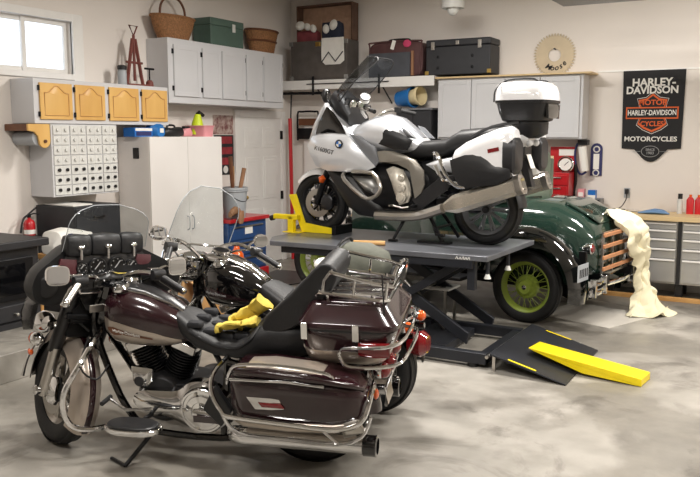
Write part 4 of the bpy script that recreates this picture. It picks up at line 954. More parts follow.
obj('front_cradle', MB().bx(1.53,1.58,-.16,.16,.0,.09), 'black_metal', t, bevel=.004)
# wooden handle lying on the deck edge
one('hammer_handle', MB().tube([(-3.50,6.23,ZD+.022),(-3.36,6.24,ZD+.024),(-3.2,6.30,ZD+.022)], [.018,.022], n=8), 'pine', 'pale wooden handle lying on the near edge of the lift deck', 'handle')
# ================================================================ SILVER TOURING MOTORCYCLE ON THE LIFT
t = tour = thing('touring_motorcycle', 'silver and white touring motorcycle with top case raised on the lift table', 'motorcycle', (-2.43,6.84,ZD), rz=rad(178.5))
def both(nm, pts, y, bulge, m_, **k):
    out = []
    for s in (1,-1): out.append(obj(nm, MB().pillow(pts, s*y, s*bulge, 'y', **k), m_, t, sharp=40))
    return out
wheel(t, (1.80,0,.305), .305, .12, .22, 'dark_alloy', 'cast', 10, 'dark_alloy', disc=(-.075,.075))
wheel(t, (0,0,.322), .322, .19, .225, 'grey_panel', 'cast', 10, 'dark_alloy', disc=None)
# front: fender, fork, calipers
fe = MB().fender((1.80,.305), .35, 40, 135, .09, n=20, drop=.06); fe2 = MB().fender((1.80,.305), .345, 133, 165, .085, n=8, drop=.05)
obj('front_fender', fe, 'white_pearl', t, sharp=60); obj('fender_tip', fe2, 'black_plastic', t, sharp=60)
for s in (1,-1):
    obj('fork_leg', MB().tube([(1.80,s*.095,.30),(1.74,s*.10,.45),(1.62,s*.10,.72)], [.03,.036], n=12), 'black_metal', t)
    obj('brake_caliper', MB().body([(1.60,.27,.36,.025,3,s*.10),(1.63,.24,.40,.03,3,s*.10),(1.70,.24,.40,.03,3,s*.10),(1.73,.27,.36,.025,3,s*.10)], n=14), 'dark_alloy', t)
# fairing
obj('fairing_core', MB().body([(1.86,.88,.94,.06),(1.82,.82,1.02,.13),(1.74,.74,1.15,.19),(1.66,.70,1.25,.22),(1.58,.68,1.33,.24),(1.48,.66,1.20,.26),(1.3,.64,1.04,.27),(1.1,.64,.95,.25)], n=28, e=2.6), 'bmw_silver', t, sharp=60)
hl = obj('headlight', MB().pillow([(-.12,.98),(.12,.98),(.15,1.06),(.10,1.13),(-.10,1.13),(-.15,1.06)], 1.76, .06, 'x'), 'clear_lens', t)
sp = both('fairing_panel', [(1.78,.89),(1.72,.98),(1.58,1.0),(1.32,.99),(1.20,.87),(1.02,.69),(1.10,.66),(1.3,.64),(1.55,.645),(1.68,.69),(1.75,.80)], .285, .045, 'bmw_silver')
both('nose_panel', [(1.60,1.34),(1.66,1.26),(1.76,1.09),(1.82,.93),(1.74,.97),(1.68,1.10),(1.58,1.24)], .20, .03, 'bmw_silver')
both('black_infill', [(1.575,1.26),(1.66,1.12),(1.70,1.0),(1.56,1.01),(1.36,1.0),(1.42,1.10),(1.5,1.2)], .255, .012, 'black_gloss')
both('inner_panel', [(1.31,1.0),(1.20,.97),(1.03,.88),(.99,.74),(1.04,.69)], .262, .012, 'grey_panel')
# round badge on the left panel and the name stroke
for s, p in zip((1,-1), sp):
    y = s*.333
    bd = obj('badge', MB().lathe([(0,0),(.042,0),(.042,.006),(0,.008)], (1.385,y-s*.002,.905), (0,s,0), n=28), 'ink_dark', p)
    q = MB(); w_ = MB()
    for a0 in (0,180):
        f_ = [(1.385,.905)]+[(1.385+.028*math.cos(rad(a0+9*i)), .905+.028*math.sin(rad(a0+9*i))) for i in range(11)]; q.prism(f_, y+s*.006, y+s*.0085, 'y')
        f_ = [(1.385,.905)]+[(1.385+.028*math.cos(rad(a0+90+9*i)), .905+.028*math.sin(rad(a0+90+9*i))) for i in range(11)]; w_.prism(f_, y+s*.006, y+s*.0085, 'y')
    obj('badge_blue_quarter', q, 'badge_blue', p); obj('badge_white_quarter', w_, 'print_white', p)
    text('lettering', 'K1600GT', 'ink_dark', p, .062, frame((1.56,s*.336,.845), (-s,0,-.22*s if s > 0 else .22), (0,0,1)), sx=.9, shear=.3)
# cockpit
obj('cockpit_cowl', MB().body([(1.66,1.22,1.36,.12),(1.58,1.18,1.43,.17),(1.5,1.12,1.42,.19),(1.44,1.1,1.36,.2),(1.36,1.05,1.22,.2)], n=20, e=2.6), 'black_plastic', t)
dh = obj('dashboard', MB().pillow([(-.16,1.2),(.16,1.2),(.18,1.28),(.12,1.35),(-.12,1.35),(-.18,1.28)], 1.42, -.03, 'x'), 'black_satin', t)
for y in (-.08,.08): obj('dial', MB().lathe([(.0,0),(.05,0),(.055,-.01),(.05,-.02),(.0,-.012)], (1.395,y,1.28), (1,0,.35), n=20), 'satin_metal', dh)
obj('dash_screen', MB().box((1.39,0,1.28), (.012,.07,.07)), 'clear_tint', dh)
wsr = []
for i in range(9):
    u = i/8; x = 1.66-.40*u; z = 1.36+.38*u; hw = .20-.05*u+.06*math.sin(PI*u); row = []
    for j in range(13):
        v = -1+2*j/12; row.append((x-.20*abs(v)**2, hw*v, z-.05*abs(v)**3))
    wsr.append(row)
obj('windscreen', MB().sheet(wsr, .005), 'smoked', t, sharp=60)
obj('windscreen_frame', MB().tube([wsr[0][0], wsr[4][0], wsr[8][0]]+[wsr[8][j] for j in (3,6,9)]+[wsr[8][12], wsr[4][12], wsr[0][12]], .006, n=6, k=4), 'black_plastic', t)
for s in (1,-1):
    mr = obj('mirror_housing', MB().ell((1.50,s*.38,1.36), (.035,.05,.07), n=14), 'black_plastic', t); obj('mirror_glass', MB().ell((1.475,s*.38,1.36), (.015,.042,.058), n=12), 'glass_dark', mr); obj('mirror_stalk', MB().cyl((1.52,s*.24,1.27),(1.5,s*.36,1.34),.016), 'black_plastic', mr)
    hb = obj('handlebar', MB().tube([(1.22,s*.10,1.16),(1.20,s*.22,1.22),(1.10,s*.32,1.24),(1.02,s*.38,1.22)], .016, k=4), 'satin_metal', t)
    obj('grip', MB().cyl((1.08,s*.33,1.235),(.95,s*.42,1.20),.019), 'rubber', hb); obj('lever', MB().tube([(1.12,s*.34,1.24),(1.1,s*.42,1.23),(1.0,s*.46,1.20)], .007, n=6), 'satin_metal', hb)
    obj('switch_cluster', MB().box((1.09,s*.31,1.24), (.06,.06,.05)), 'black_plastic', hb, bevel=.008)
rs = obj('fluid_reservoir', MB().lathe([(0,0),(.045,0),(.048,.02),(.045,.05),(0,.05)], (1.17,.22,1.31), (-.5,.5,.7), n=20), 'pale_plastic', t)
obj('reservoir_ring', MB().torus((1.15,.24,1.345), (-.5,.5,.7), .045, .008, n=20, k=6), 'black_plastic', rs)
# tank and seat
obj('tank', MB().body([(1.42,.90,1.02,.14),(1.3,.86,1.09,.21),(1.15,.83,1.15,.245),(1.0,.81,1.175,.25),(.88,.81,1.15,.245),(.76,.81,1.06,.215),(.64,.82,.96,.16),(.58,.84,.91,.12)], n=30, e=2.5), 'bmw_silver', t, sharp=60)
obj('tank_spine', MB().body([(1.3,1.05,1.11,.05),(1.15,1.10,1.165,.07),(1.0,1.12,1.19,.07),(.86,1.08,1.15,.07),(.72,.98,1.05,.06),(.64,.92,.97,.05)], n=14, e=3), 'grey_panel', t)
both('knee_pad', [(1.02,1.05),(.94,1.06),(.80,1.01),(.66,.94),(.71,.85),(.86,.86),(1.02,.91)], .232, .022, 'black_plastic', steps=4)
both('tank_inlay', [(.81,1.08),(.74,1.06),(.63,.955),(.72,.965)], .205, .02, 'grey_panel', steps=3)
obj('seat', MB().body([(.86,.78,.86,.08),(.78,.76,.91,.13),(.66,.76,.935,.16),(.5,.77,.945,.19),(.36,.79,.96,.18),(.31,.82,1.0,.17),(.24,.84,1.04,.165),(.0,.87,1.06,.165),(-.14,.9,1.07,.15),(-.2,.93,1.04,.12)], n=24, e=2.8), 'leather', t, sharp=50)
both('tail_panel', [(.54,.72),(.45,.76),(.28,.79),(.1,.80),(.10,.70),(.28,.655),(.45,.67)], .185, .03, 'bmw_silver')
obj('subframe', MB().body([(.62,.45,.76,.14),(.4,.48,.80,.16),(.1,.55,.86,.14),(-.25,.70,.92,.12),(-.36,.78,.92,.09)], n=16, e=3), 'black_plastic', t)
# engine and chassis
obj('engine_block', MB().body([(1.42,.42,.62,.14),(1.3,.34,.66,.2),(1.1,.26,.72,.22),(.85,.24,.76,.22),(.62,.28,.74,.20),(.5,.34,.66,.14)], n=20, e=3.2), 'black_metal', t)
both('frame_spar', [(1.06,.83),(.95,.845),(.85,.84),(.72,.80),(.62,.76),(.54,.67),(.525,.54),(.56,.46),(.62,.41),(.625,.50),(.64,.62),(.70,.68),(.80,.72),(.94,.735),(1.06,.73)], .245, .02, 'spar_grey', c=(.68,.76), steps=2)
both('engine_cover', [(.93,.67),(.86,.70),(.76,.67),(.69,.55),(.67,.44),(.70,.37),(.79,.34),(.84,.45),(.88,.56)], .225, .055, 'engine_alloy')
for s in (1,-1):
    for cx, cz, r in ((.745,.60,.035),(.75,.50,.045),(.745,.415,.05)):
        obj('cover_boss', MB().lathe([(0,.03),(r*.6,.03),(r*.7,.018),(r,.015),(r,-.02),(0,-.02)], (cx,s*.268,cz), (0,s,0), n=18), 'engine_alloy', t)
    obj('crash_bar', MB().tube([(1.36,s*.29,.62),(1.31,s*.36,.57),(1.10,s*.39,.42),(1.0,s*.38,.405),(.92,s*.37,.47),(.93,s*.36,.55),(1.02,s*.33,.64),(1.25,s*.31,.645)], .019, k=2), 'satin_metal', t)
    obj('radiator_cover', MB().pillow([(1.3,.60),(1.05,.60),(.97,.5),(1.02,.42),(1.15,.46)], s*.235, s*.06, 'y'), 'aluminium', t)
    obj('turn_signal', MB().pillow([(1.69,.58),(1.65,.60),(1.62,.56),(1.65,.52),(1.68,.52)], s*.22, s*.03, 'y'), 'orange_lens', t)
both('lower_fairing', [(1.63,.66),(1.50,.66),(1.36,.62),(1.1,.40),(.95,.26),(1.0,.20),(1.2,.22),(1.36,.29),(1.46,.42)], .19, .04, 'black_plastic')
obj('belly_pan', MB().body([(1.44,.28,.5,.12),(1.3,.2,.5,.17),(1.0,.18,.4,.18),(.6,.2,.4,.16)], n=16, e=3), 'black_plastic', t)
obj('exhaust_pipe', MB().tube([(1.05,.20,.23),(.8,.23,.235),(.55,.27,.26),(.28,.36,.345)], .045, k=4), 'titanium', t)
mf = []
for s in (1,-1):
    m0 = MB(); q0, q1 = Vector((.26,s*.37 if s > 0 else -.30,.355)), Vector((-.44,s*.40 if s > 0 else -.31,.58)); rings = []
    ax = (q1-q0).normalized(); up = Vector((0,0,1)); sd = ax.cross(up).normalized(); up = sd.cross(ax)
    for u, h, w_ in ((0,.04,.03),(.16,.085,.065),(.3,.088,.07),(1.0,.082,.07)):
        rings.append([q0.lerp(q1,u)+up*h*math.copysign(abs(math.sin(a))**.6, math.sin(a))+sd*w_*math.copysign(abs(math.cos(a))**.6, math.cos(a)) for a in [2*PI*(i+.5)/8 for i in range(8)]])
    mo = obj('muffler', m0.loft(rings), 'muffler_metal', t, sharp=25)
    c0 = q0.lerp(q1,.96); e_ = MB(); e_.loft([[q0.lerp(q1,u)+up*h*math.copysign(abs(math.sin(a))**.6, math.sin(a))+sd*w_*math.copysign(abs(math.cos(a))**.6, math.cos(a)) for a in [2*PI*(i+.5)/8 for i in range(8)]] for u, h, w_ in ((.95,.087,.075),(1.02,.087,.075),(1.03,.055,.05),(.99,.045,.04))])
    obj('muffler_tip', e_, 'satin_metal', mo, sharp=25)
obj('swingarm', MB().body([(.6,.30,.44,.07,3,.0),(.3,.28,.42,.06,3,-.10),(0,.26,.38,.05,3,-.12)], n=12), 'dark_alloy', t)
obj('peg_bracket', MB().prism([(.66,.40),(.58,.30),(.3,.50),(.22,.64),(.36,.62)], .20, .23, 'y'), 'dark_alloy', t, bevel=.006)
for x, z, y in ((.62,.34,.30),(.22,.46,.30)):
    for s in (1,-1): obj('foot_peg', MB().cyl((x,s*.20,z),(x-.01,s*(y+.06),z),.017), 'black_metal', t)
obj('shift_lever', MB().tube([(.62,.25,.34),(.74,.27,.32),(.83,.28,.34),(.84,.33,.34)], .009), 'satin_metal', t)
ks = obj('kickstand', MB().tube([(.74,.16,.24),(.79,.22,.12),(.83,.26,.02)], [.018,.014], n=8), 'black_metal', t); obj('stand_foot', MB().box((.83,.27,.011), (.08,.05,.02)), 'black_metal', ks, bevel=.004)
cs = obj('center_stand', MB().tube([(.52,.14,.26),(.44,.17,.14),(.36,.19,.02)], .018, n=8), 'black_metal', t)
obj('stand_leg', MB().tube([(.52,-.14,.26),(.44,-.17,.14),(.36,-.19,.02)], .018, n=8), 'black_metal', cs); obj('stand_brace', MB().cyl((.44,-.17,.14),(.44,.17,.14),.014), 'black_metal', cs); obj('stand_tang', MB().tube([(.46,.17,.15),(.40,.24,.09),(.30,.28,.09)], .013), 'black_metal', cs)
obj('stand_foot', MB().bx(.28,.60,.14,.23,.0,.022), 'black_metal', cs, bevel=.004)
# luggage
for s in (1,-1):
    cb = MB().body([(.20,.70,.80,.04,3,s*.34),(.15,.62,.87,.10,3,s*.35),(.05,.54,.935,.12,3,s*.355),(-.10,.54,1.0,.125,3,s*.355),(-.24,.56,1.05,.125,3,s*.355),(-.34,.60,1.065,.12,3,s*.355),(-.375,.64,1.04,.10,3,s*.355)], n=28, e=4.5)
    cs_ = obj('side_case', cb, 'white_pearl', t, sharp=50)
    obj('case_lower_panel', MB().pillow([(.175,.775),(.04,.82),(-.11,.83),(-.18,.79),(-.25,.73),(-.365,.71),(-.375,.64),(-.25,.575),(.02,.54),(.10,.58),(.15,.66)], s*.476, s*.014, 'y', steps=3, back=.1), 'black_plastic', cs_)
    obj('case_rear_cover', MB().body([(-.30,.68,.97,.128,4,s*.357),(-.38,.66,.97,.118,4,s*.355),(-.40,.69,.94,.10,4,s*.352)], n=20, e=4), 'dark_alloy', cs_)
    obj('reflector', MB().box((-.22,s*.483,.865), (.10,.006,.032), Matrix.Rotation(rad(12),3,'Y')), 'red_lens', cs_)
    obj('case_guard', MB().tube([(.37,s*.36,.78),(.34,s*.42,.83),(.29,s*.45,.80),(.22,s*.47,.66),(.12,s*.48,.56),(.05,s*.46,.545),(.12,s*.45,.57),(.26,s*.42,.60),(.36,s*.37,.72)], .017, k=4), 'chrome', t)
    obj('carrier_rail', MB().tube([(.10,s*.20,.97),(-.1,s*.21,1.06),(-.34,s*.2,1.10)], .014, k=3), 'black_plastic', t)
sh_ = MB().body([(1.10,-.17,.17,.15,4,-.345),(1.115,-.21,.21,.19,4,-.345),(1.18,-.235,.235,.215,4,-.345),(1.28,-.255,.255,.24,4,-.345)], axis='z', n=36)
tc_ = obj('top_case', sh_, 'black_plastic', t, sharp=45)
obj('case_lid', MB().body([(1.282,-.26,.26,.245,4,-.345),(1.33,-.26,.26,.243,4,-.345),(1.40,-.245,.245,.228,4,-.34),(1.435,-.21,.21,.20,3.4,-.335),(1.448,-.13,.13,.12,3,-.335)], axis='z', n=36), 'white_pearl', tc_, sharp=45)
obj('lid_seal', MB().body([(1.262,-.262,.262,.247,4,-.345),(1.284,-.262,.262,.247,4,-.345)], axis='z', n=36), 'black_satin', tc_)
obj('lid_rack', MB().tube([(-.17,.16,1.41),(-.21,.16,1.455),(-.42,.16,1.462),(-.48,.16,1.44)], .008, k=3), 'black_plastic', tc_); obj('lid_rack', MB().tube([(-.17,-.16,1.41),(-.21,-.16,1.455),(-.42,-.16,1.462),(-.48,-.16,1.44)], .008, k=3), 'black_plastic', tc_)
obj('rear_reflector', MB().pillow([(-.15,1.13),(.15,1.13),(.17,1.25),(-.17,1.25)], -.578, -.010, 'x'), 'black_gloss', tc_)
obj('case_strap', MB().tube([(-.13,.255,1.27),(-.14,.262,1.36),(-.17,.22,1.43)], .007, k=3), 'black_plastic', tc_)
obj('top_case_mount', MB().body([(.96,-.10,.10,.10,3,-.34),(1.0,-.12,.12,.14,3,-.38),(1.10,-.16,.16,.15,3,-.37)], axis='z', n=16), 'black_plastic', t)
tl = obj('tail_light', MB().body([(-.26,.88,1.02,.11),(-.34,.87,1.04,.12),(-.39,.90,1.0,.10)], n=18, e=3), 'clear_lens', t)
for s in (1,-1): obj('tail_signal', MB().ell((-.40,s*.09,.92), (.03,.03,.03), n=10), 'clear_lens', tl)
obj('plate_hanger', MB().prism([(-.26,.86),(-.34,.86),(-.42,.54),(-.36,.54)], -.05, .05, 'y'), 'black_plastic', t, bevel=.005)
obj('license_plate', MB().box((-.386,0,.76), (.008,.11,.13), Matrix.Rotation(rad(20),3,'Y')), 'print_white', t, bevel=.004)
obj('rear_hugger', MB().fender((0,.322), .36, 100, 175, .10, n=14, drop=.04), 'black_plastic', t, sharp=60)
# ================================================================ THE TWO NEAR MOTORCYCLES
def steer_matrix(p, rake, ang):
    ax = Vector((-math.sin(rad(rake)), 0, math.cos(rad(rake))))
    return Matrix.Translation(p) @ Matrix.Rotation(rad(ang), 4, ax) @ Matrix.Translation(-Vector(p))
def vtwin(t, fin_m, head_m):
    """two finned cylinders over a crankcase"""
    cc = MB().lathe([(0,-.13),(.13,-.13),(.15,-.10),(.15,.10),(.13,.13),(0,.13)], (.88,0,.36), (0,1,0), n=28); cc.bx(.45,.8,-.12,.12,.24,.46)
    obj('crankcase', cc, 'dark_alloy', t, bevel=.01)
    for dx in (1, -1):
        a = Vector((.88+dx*.06, 0, .46)); d = Vector((dx*.38, 0, .93)).normalized(); prof = [(0,0)]
        for i in range(11): prof += [(.066,i*.018),(.088,i*.018+.003),(.088,i*.018+.009),(.066,i*.018+.012)]
        prof += [(0,.205)]
        cy = obj('cylinder', MB().lathe(prof, a, d, n=20), fin_m, t, sharp=30)
        q = a+d*.225; R_ = Matrix.Rotation(math.atan2(d.x, d.z), 3, 'Y')
        obj('rocker_cover', MB().box(q, (.15,.17,.06), R_), head_m, cy, bevel=.012)
        for s in (1, -1): obj('pushrod_tube', MB().cyl((.88+dx*.03,-.11,.42), (a.x+d.x*.2,-.10,a.z+d.z*.2), .011), 'chrome', cy) if s > 0 else None
    ab = MB().lathe([(0,0),(.09,0),(.095,.02),(.08,.05),(0,.055)], (.88,-.13,.60), (0,-1,0), n=24); obj('air_cleaner', ab, 'chrome', t)
def primary(t, s=1):
    """chrome primary case on the left side"""
    out = smooth([(1.02,.36,0),(.98,.43,0),(.86,.44,0),(.74,.45,0),(.66,.505,0),(.56,.51,0),(.46,.45,0),(.43,.36,0),(.46,.27,0),(.55,.21,0),(.66,.22,0),(.80,.28,0),(.94,.29,0)], 4, True)
    pc = obj('primary_cover', MB().pillow([(p.x,p.y) for p in out], .185, .035, 'y', c=(.70,.36), steps=4, back=.06), 'chrome', t, sharp=30)
    obj('derby_cover', MB().lathe([(.135,-.02),(.135,.012),(.128,.022),(.118,.022),(.114,.014),(.098,.014),(.092,.03),(.06,.036),(.055,.026),(.03,.026),(.026,.034),(0,.036)], (.575,.218,.362), (0,1,0), n=36), 'chrome', pc)
    for i in range(5): obj('cover_bolt', MB().cyl((.575+.106*math.cos(i*1.257),.228,.362+.106*math.sin(i*1.257)), (.575+.106*math.cos(i*1.257),.242,.362+.106*math.sin(i*1.257)), .009, n=8), 'satin_metal', pc)
    return pc
def footboard(t, s, x0, x1, y, z, m_='black_plastic'):
    n = 20; L_ = (x1-x0)/2; cx = (x0+x1)/2
    def ring(k, zz): return [(cx+L_*k*math.copysign(abs(math.cos(2*PI*i/n))**.8, math.cos(2*PI*i/n)), s*y+.075*k*math.copysign(abs(math.sin(2*PI*i/n))**.8, math.sin(2*PI*i/n)), zz) for i in range(n)]
    f = obj('footboard', MB().loft([ring(.97,z-.035),ring(1.05,z-.025),ring(1.05,z-.004),ring(1.0,z)]), 'chrome', t)
    obj('rubber_pad', MB().loft([ring(.93,z-.002),ring(.93,z+.010),ring(.88,z+.014)]), m_, f)
    obj('board_arm', MB().tube([(cx,s*(y-.06),z-.02),(cx-.03,s*.14,z-.02)], .014), 'black_metal', f)
def grip_set(t, X, s, pos, end, bar, gm):
    hb = obj('handlebar', MB().tube([X @ Vector(p) for p in bar], .0145, k=4), 'chrome', t)
    g = MB().cyl(X @ Vector(pos), X @ Vector(end), .021, .021); obj('grip', g, gm, hb)
    obj('grip_end', MB().ell(X @ Vector(end), .023, n=10), 'chrome', hb)
    p = Vector(pos); e = Vector(end); d = (e-p)
    obj('lever', MB().tube([X @ (p+Vector((.03,0,0))), X @ (p+Vector((.075,0,-.01))+d*.3), X @ (e+Vector((.06,0,-.015)))], .008, n=6), 'chrome', hb)
    obj('switch_housing', MB().body([(-.04,-.03,.03,.028),(0,-.034,.034,.034),(.035,-.03,.03,.028)], axis='y', n=12).xf(X @ Matrix.Translation(p-d*.08)), 'black_plastic', hb)
    obj('master_cylinder', MB().box((0,0,0), (.05,.06,.035)).xf(X @ Matrix.Translation(p-d*.1+Vector((.05,0,.02)))), 'chrome', hb, bevel=.006)
    return hb
def mirror(t, X, base, pos, rx, rz_, tilt, glass='mirror', frame_m='chrome', ex=3.5):
    m0 = obj('mirror', MB().body([(-.014,-rz_*.97,rz_*.97,rx*.97,ex),(0,-rz_,rz_,rx,ex),(.016,-rz_*.8,rz_*.8,rx*.8,ex),(.026,-rz_*.4,rz_*.4,rx*.4,ex)], n=24).xf(X @ Matrix.Translation(pos) @ Matrix.Rotation(tilt,4,'Z')), frame_m, t)
    obj('mirror_glass', MB().body([(-.0165,-rz_*.86,rz_*.86,rx*.86,ex),(-.0135,-rz_*.86,rz_*.86,rx*.86,ex)], n=24).xf(X @ Matrix.Translation(pos) @ Matrix.Rotation(tilt,4,'Z')), glass, m0)
    b = Vector(base); p = Vector(pos); obj('mirror_stalk', MB().tube([X @ b, X @ (b.lerp(p,.5)+Vector((0,0,.015))), X @ (p+Vector((.01,0,-rz_*.5)))], .008, k=4), 'chrome', m0)
    return m0
def clear_shield(X, x0, z0, hw0, x1, z1, hw1, curve=.14, n=10, m=16, th=.004):
    rows = []
    for i in range(n+1):
        u = i/n; hw = hw0+(hw1-hw0)*u
        if u > .55: hw *= math.sqrt(max(.02, 1-((u-.55)/.47)**2.2))*.98+.02
        rows.append([X @ Vector((x0+(x1-x0)*u-curve*abs(v)**2*(hw/max(hw0,.01))**2, hw*v, z0+(z1-z0)*u)) for v in [-1+2*j/m for j in range(m+1)]])
    return MB().sheet(rows, th), rows
def bagger_seatpad(t, x0, x1, w, z):
    m = MB()
    for i in range(4):
        for j in range(3):
            x = x0+(x1-x0)*(i+.5)/4; y = -w+2*w*(j+.5)/3
            m.body([(z(x)-.01,y-w/3*.5,y+w/3*.5,(x1-x0)/8*.99,5,x),(z(x)+.008,y-w/3*.5,y+w/3*.5,(x1-x0)/8*.98,5,x),(z(x)+.018,y-w/3*.42,y+w/3*.42,(x1-x0)/8*.82,4,x)], axis='z', n=14)
    return obj('gel_pad', m, 'quilted', t, sharp=50)
TE = 2.9
TANK = [(1.215,.78,.90,.07),(1.19,.71,.955,.115),(1.13,.675,.985,.155),(1.03,.665,.99,.17),(.92,.665,.965,.165),(.80,.67,.91,.14),(.70,.69,.83,.09),(.66,.72,.79,.05)]

# ---------------- maroon dresser in front
H1P = (-2.335, 3.715, 0); H1Y = math.atan2(-.45, -1.49)
t = bike = thing('cruiser_motorcycle', 'maroon and silver touring motorcycle with tail trunk with yellow gloves on its seat', 'motorcycle', H1P, rz=H1Y, lean=rad(-6.5))
X = steer_matrix((1.28,0,1.0), 26, -38)
wheel(t, (1.56,0,.325), .325, .13, .205, 'satin_metal', 'cast', 9, 'chrome', disc=(.07,-.07), M=X)
wheel(t, (0,0,.325), .325, .14, .205, 'satin_metal', 'cast', 9, 'chrome', disc=(-.08,))
ff = obj('front_fender', MB().fender((1.56,.325), .385, 62, 212, .10, n=30, drop=.09).xf(X), 'bike_silver', t, sharp=60)
obj('fender_nose', MB().fender((1.56,.325), .386, 2, 63, .101, n=14, drop=.09).xf(X), 'maroon', ff, sharp=60)
obj('fender_stripe', MB().fender((1.56,.325), .388, 64, 210, .02, n=30, drop=.005, th=.003).xf(X), 'maroon', ff, sharp=60)
for s in (1,-1):
    obj('fender_trim', MB().tube([(1.56+.375*math.cos(rad(a)), s*.107, .325+.34*math.sin(rad(a))-.02) for a in range(5,75,10)], .011, n=6).xf(X), 'chrome', ff)
    obj('side_reflector', MB().ell((1.86,s*.108,.50), (.035,.014,.022), n=10).xf(X), 'orange_lens', ff)
    fl = obj('fork_leg', MB().tube([(1.56,s*.125,.30),(1.51,s*.125,.44),(1.46,s*.125,.60)], [.036,.034], n=14).xf(X), 'satin_metal', t)
    obj('fork_cover', MB().tube([(1.48,s*.125,.58),(1.30,s*.12,.98)], .042, n=14).xf(X), 'black_satin', fl)
    ax = MB().lathe([(0,.03),(.022,.03),(.03,.02),(.03,-.02),(0,-.02)], (1.56,s*.155,.325), (0,s,0), n=16).xf(X); obj('axle_cap', ax, 'chrome', fl)
    obj('brake_caliper', MB().body([(1.39,.29,.40,.026,3,s*.105),(1.42,.26,.43,.034,3,s*.105),(1.49,.26,.43,.034,3,s*.105),(1.51,.29,.40,.026,3,s*.105)], n=14).xf(X), 'chrome', fl)
    lampb = obj('passing_lamp', MB().lathe([(0,-.06),(.045,-.05),(.062,-.01),(.066,.02),(.06,.025)], (1.50,s*.19,.74), (1,0,0), n=22).xf(X), 'chrome', t)
    obj('lamp_lens', MB().lathe([(0,.024),(.058,.022)], (1.50,s*.19,.74), (1,0,0), n=22).xf(X), 'clear_lens', lampb)
    obj('lamp_bracket', MB().tube([(1.40,s*.08,.78),(1.42,s*.17,.74),(1.46,s*.19,.735)], .02, n=8).xf(X), 'chrome', lampb)
    ts = obj('front_turn_signal', MB().ell((1.45,s*.25,.65), (.05,.04,.04), n=14).xf(X), 'chrome', t); obj('signal_lens', MB().ell((1.48,s*.25,.65), (.035,.037,.037), n=12).xf(X), 'orange_lens', ts)
    obj('wind_deflector', MB().pillow([(1.30,.88),(1.45,.90),(1.52,.80),(1.46,.70),(1.34,.72)], s*.33, s*.03, 'y', back=.004).xf(X), 'clear_tint', t)
nc = MB(); nc.box((1.36,0,.80),(.10,.30,.035)); nc.box((1.29,0,.96),(.12,.28,.035)); nc.box((1.36,0,.86),(.08,.24,.20)); nc.box((1.40,0,.72),(.05,.22,.10)); obj('fork_clamp', nc.xf(X), 'black_metal', t, bevel=.01)
# batwing fairing: outer shell, dash, gauges, pouch, radio
XR_ = X
X = X @ Matrix.Translation((1.3,-.045,1.06)) @ Matrix.Rotation(rad(-8),4,'X') @ Matrix.Translation((-1.3,0,-1.05))
half = [(.0,1.245),(.10,1.24),(.20,1.225),(.26,1.185),(.34,1.14),(.42,1.09),(.46,1.02),(.44,.95),(.37,.905),(.28,.90),(.18,.92),(.13,.82),(.0,.80)]
outl = half+[(-y,z) for y,z in half[-2:0:-1]]
outl = [(p.x,p.y) for p in smooth([(y,z,0) for y,z in outl], 2, True)]
rg = []
for x, k in ((1.27,1.0),(1.33,1.01),(1.42,.97),(1.52,.86),(1.60,.70),(1.65,.50),(1.67,.25)): rg.append([X @ Vector((x+.09-.12*(abs(y)/.43)**2*k, y*k, 1.03+(z-1.03)*k)) for y, z in outl])
fa = obj('fairing', MB().loft(rg), 'fairing_black', t, sharp=50)
obj('inner_fairing', MB().pillow([(y*.90,1.035+(z-1.035)*.88) for y,z in outl], 1.30, -.02, 'x', steps=3).xf(X), 'black_satin', fa, sharp=50)
obj('dash_panel', MB().pillow([(-.31,1.08),(-.24,1.17),(.24,1.17),(.31,1.08),(.24,1.0),(-.24,1.0)], 1.285, -.015, 'x', steps=3).xf(X), 'black_satin', fa)
for y in (.235,-.235): obj('glove_pocket', MB().pillow([(y-.055,1.03),(y-.05,1.15),(y+.04,1.16),(y+.065,1.09),(y+.05,1.02)], 1.268, -.012, 'x', steps=3).xf(X), 'dash_maroon', fa)
for y, z, r in ((.062,1.10,.05),(-.062,1.10,.05),(.155,1.10,.03),(-.155,1.10,.03)):
    gz = obj('gauge', MB().torus((1.262,y,z), (1,0,0), r, .007, n=26, k=6).xf(X), 'black_satin', fa); obj('gauge_face', MB().lathe([(0,0),(r,.0)], (1.262,y,z), (-1,0,0), n=26).xf(X), 'gauge_face', gz)
    obj('needle', MB().box((1.258,y,z+.01), (.002,.006,r*1.1), Matrix.Rotation(.7,3,'X')).xf(X), 'print_grey', gz)
    for k in range(7): obj('dial_mark', MB().box((1.259,y+r*.8*math.cos(-.6+k*.73),z+r*.8*math.sin(-.6+k*.73)), (.002,.006,.006)).xf(X), 'print_grey', gz)
for y in (.36,-.36): obj('speaker', MB().lathe([(.055,0),(.06,-.012),(.05,-.016),(0,-.008)], (1.27,y,1.01), (1,0,0), n=24).xf(X), 'black_plastic', fa)
cst = smooth([(-.19,1.03,0),(-.165,1.055,0),(-.05,1.06,0),(0,1.075,0),(.05,1.06,0),(.165,1.055,0),(.19,1.03,0),(.19,.975,0),(.15,.96,0),(-.15,.96,0),(-.19,.975,0)], 3, True)
cs_ = obj('console', MB().pillow([(p.x,p.y) for p in cst], 1.235, -.02, 'x', steps=3, back=.06).xf(X), 'black_satin', t)
obj('console_trim', MB().tube([(1.225,p.x,p.y) for p in cst], .006, n=6, closed=True).xf(X), 'chrome', cs_)
obj('radio_display', MB().box((1.212,.02,1.01), (.008,.18,.05)).xf(X), 'glass_dark', cs_, bevel=.003)
for i in range(5): obj('radio_button', MB().box((1.213,-.145+(i%2)*.03,.985+(i//2)*.022), (.01,.02,.014)).xf(X), 'dark_alloy', cs_, bevel=.002)
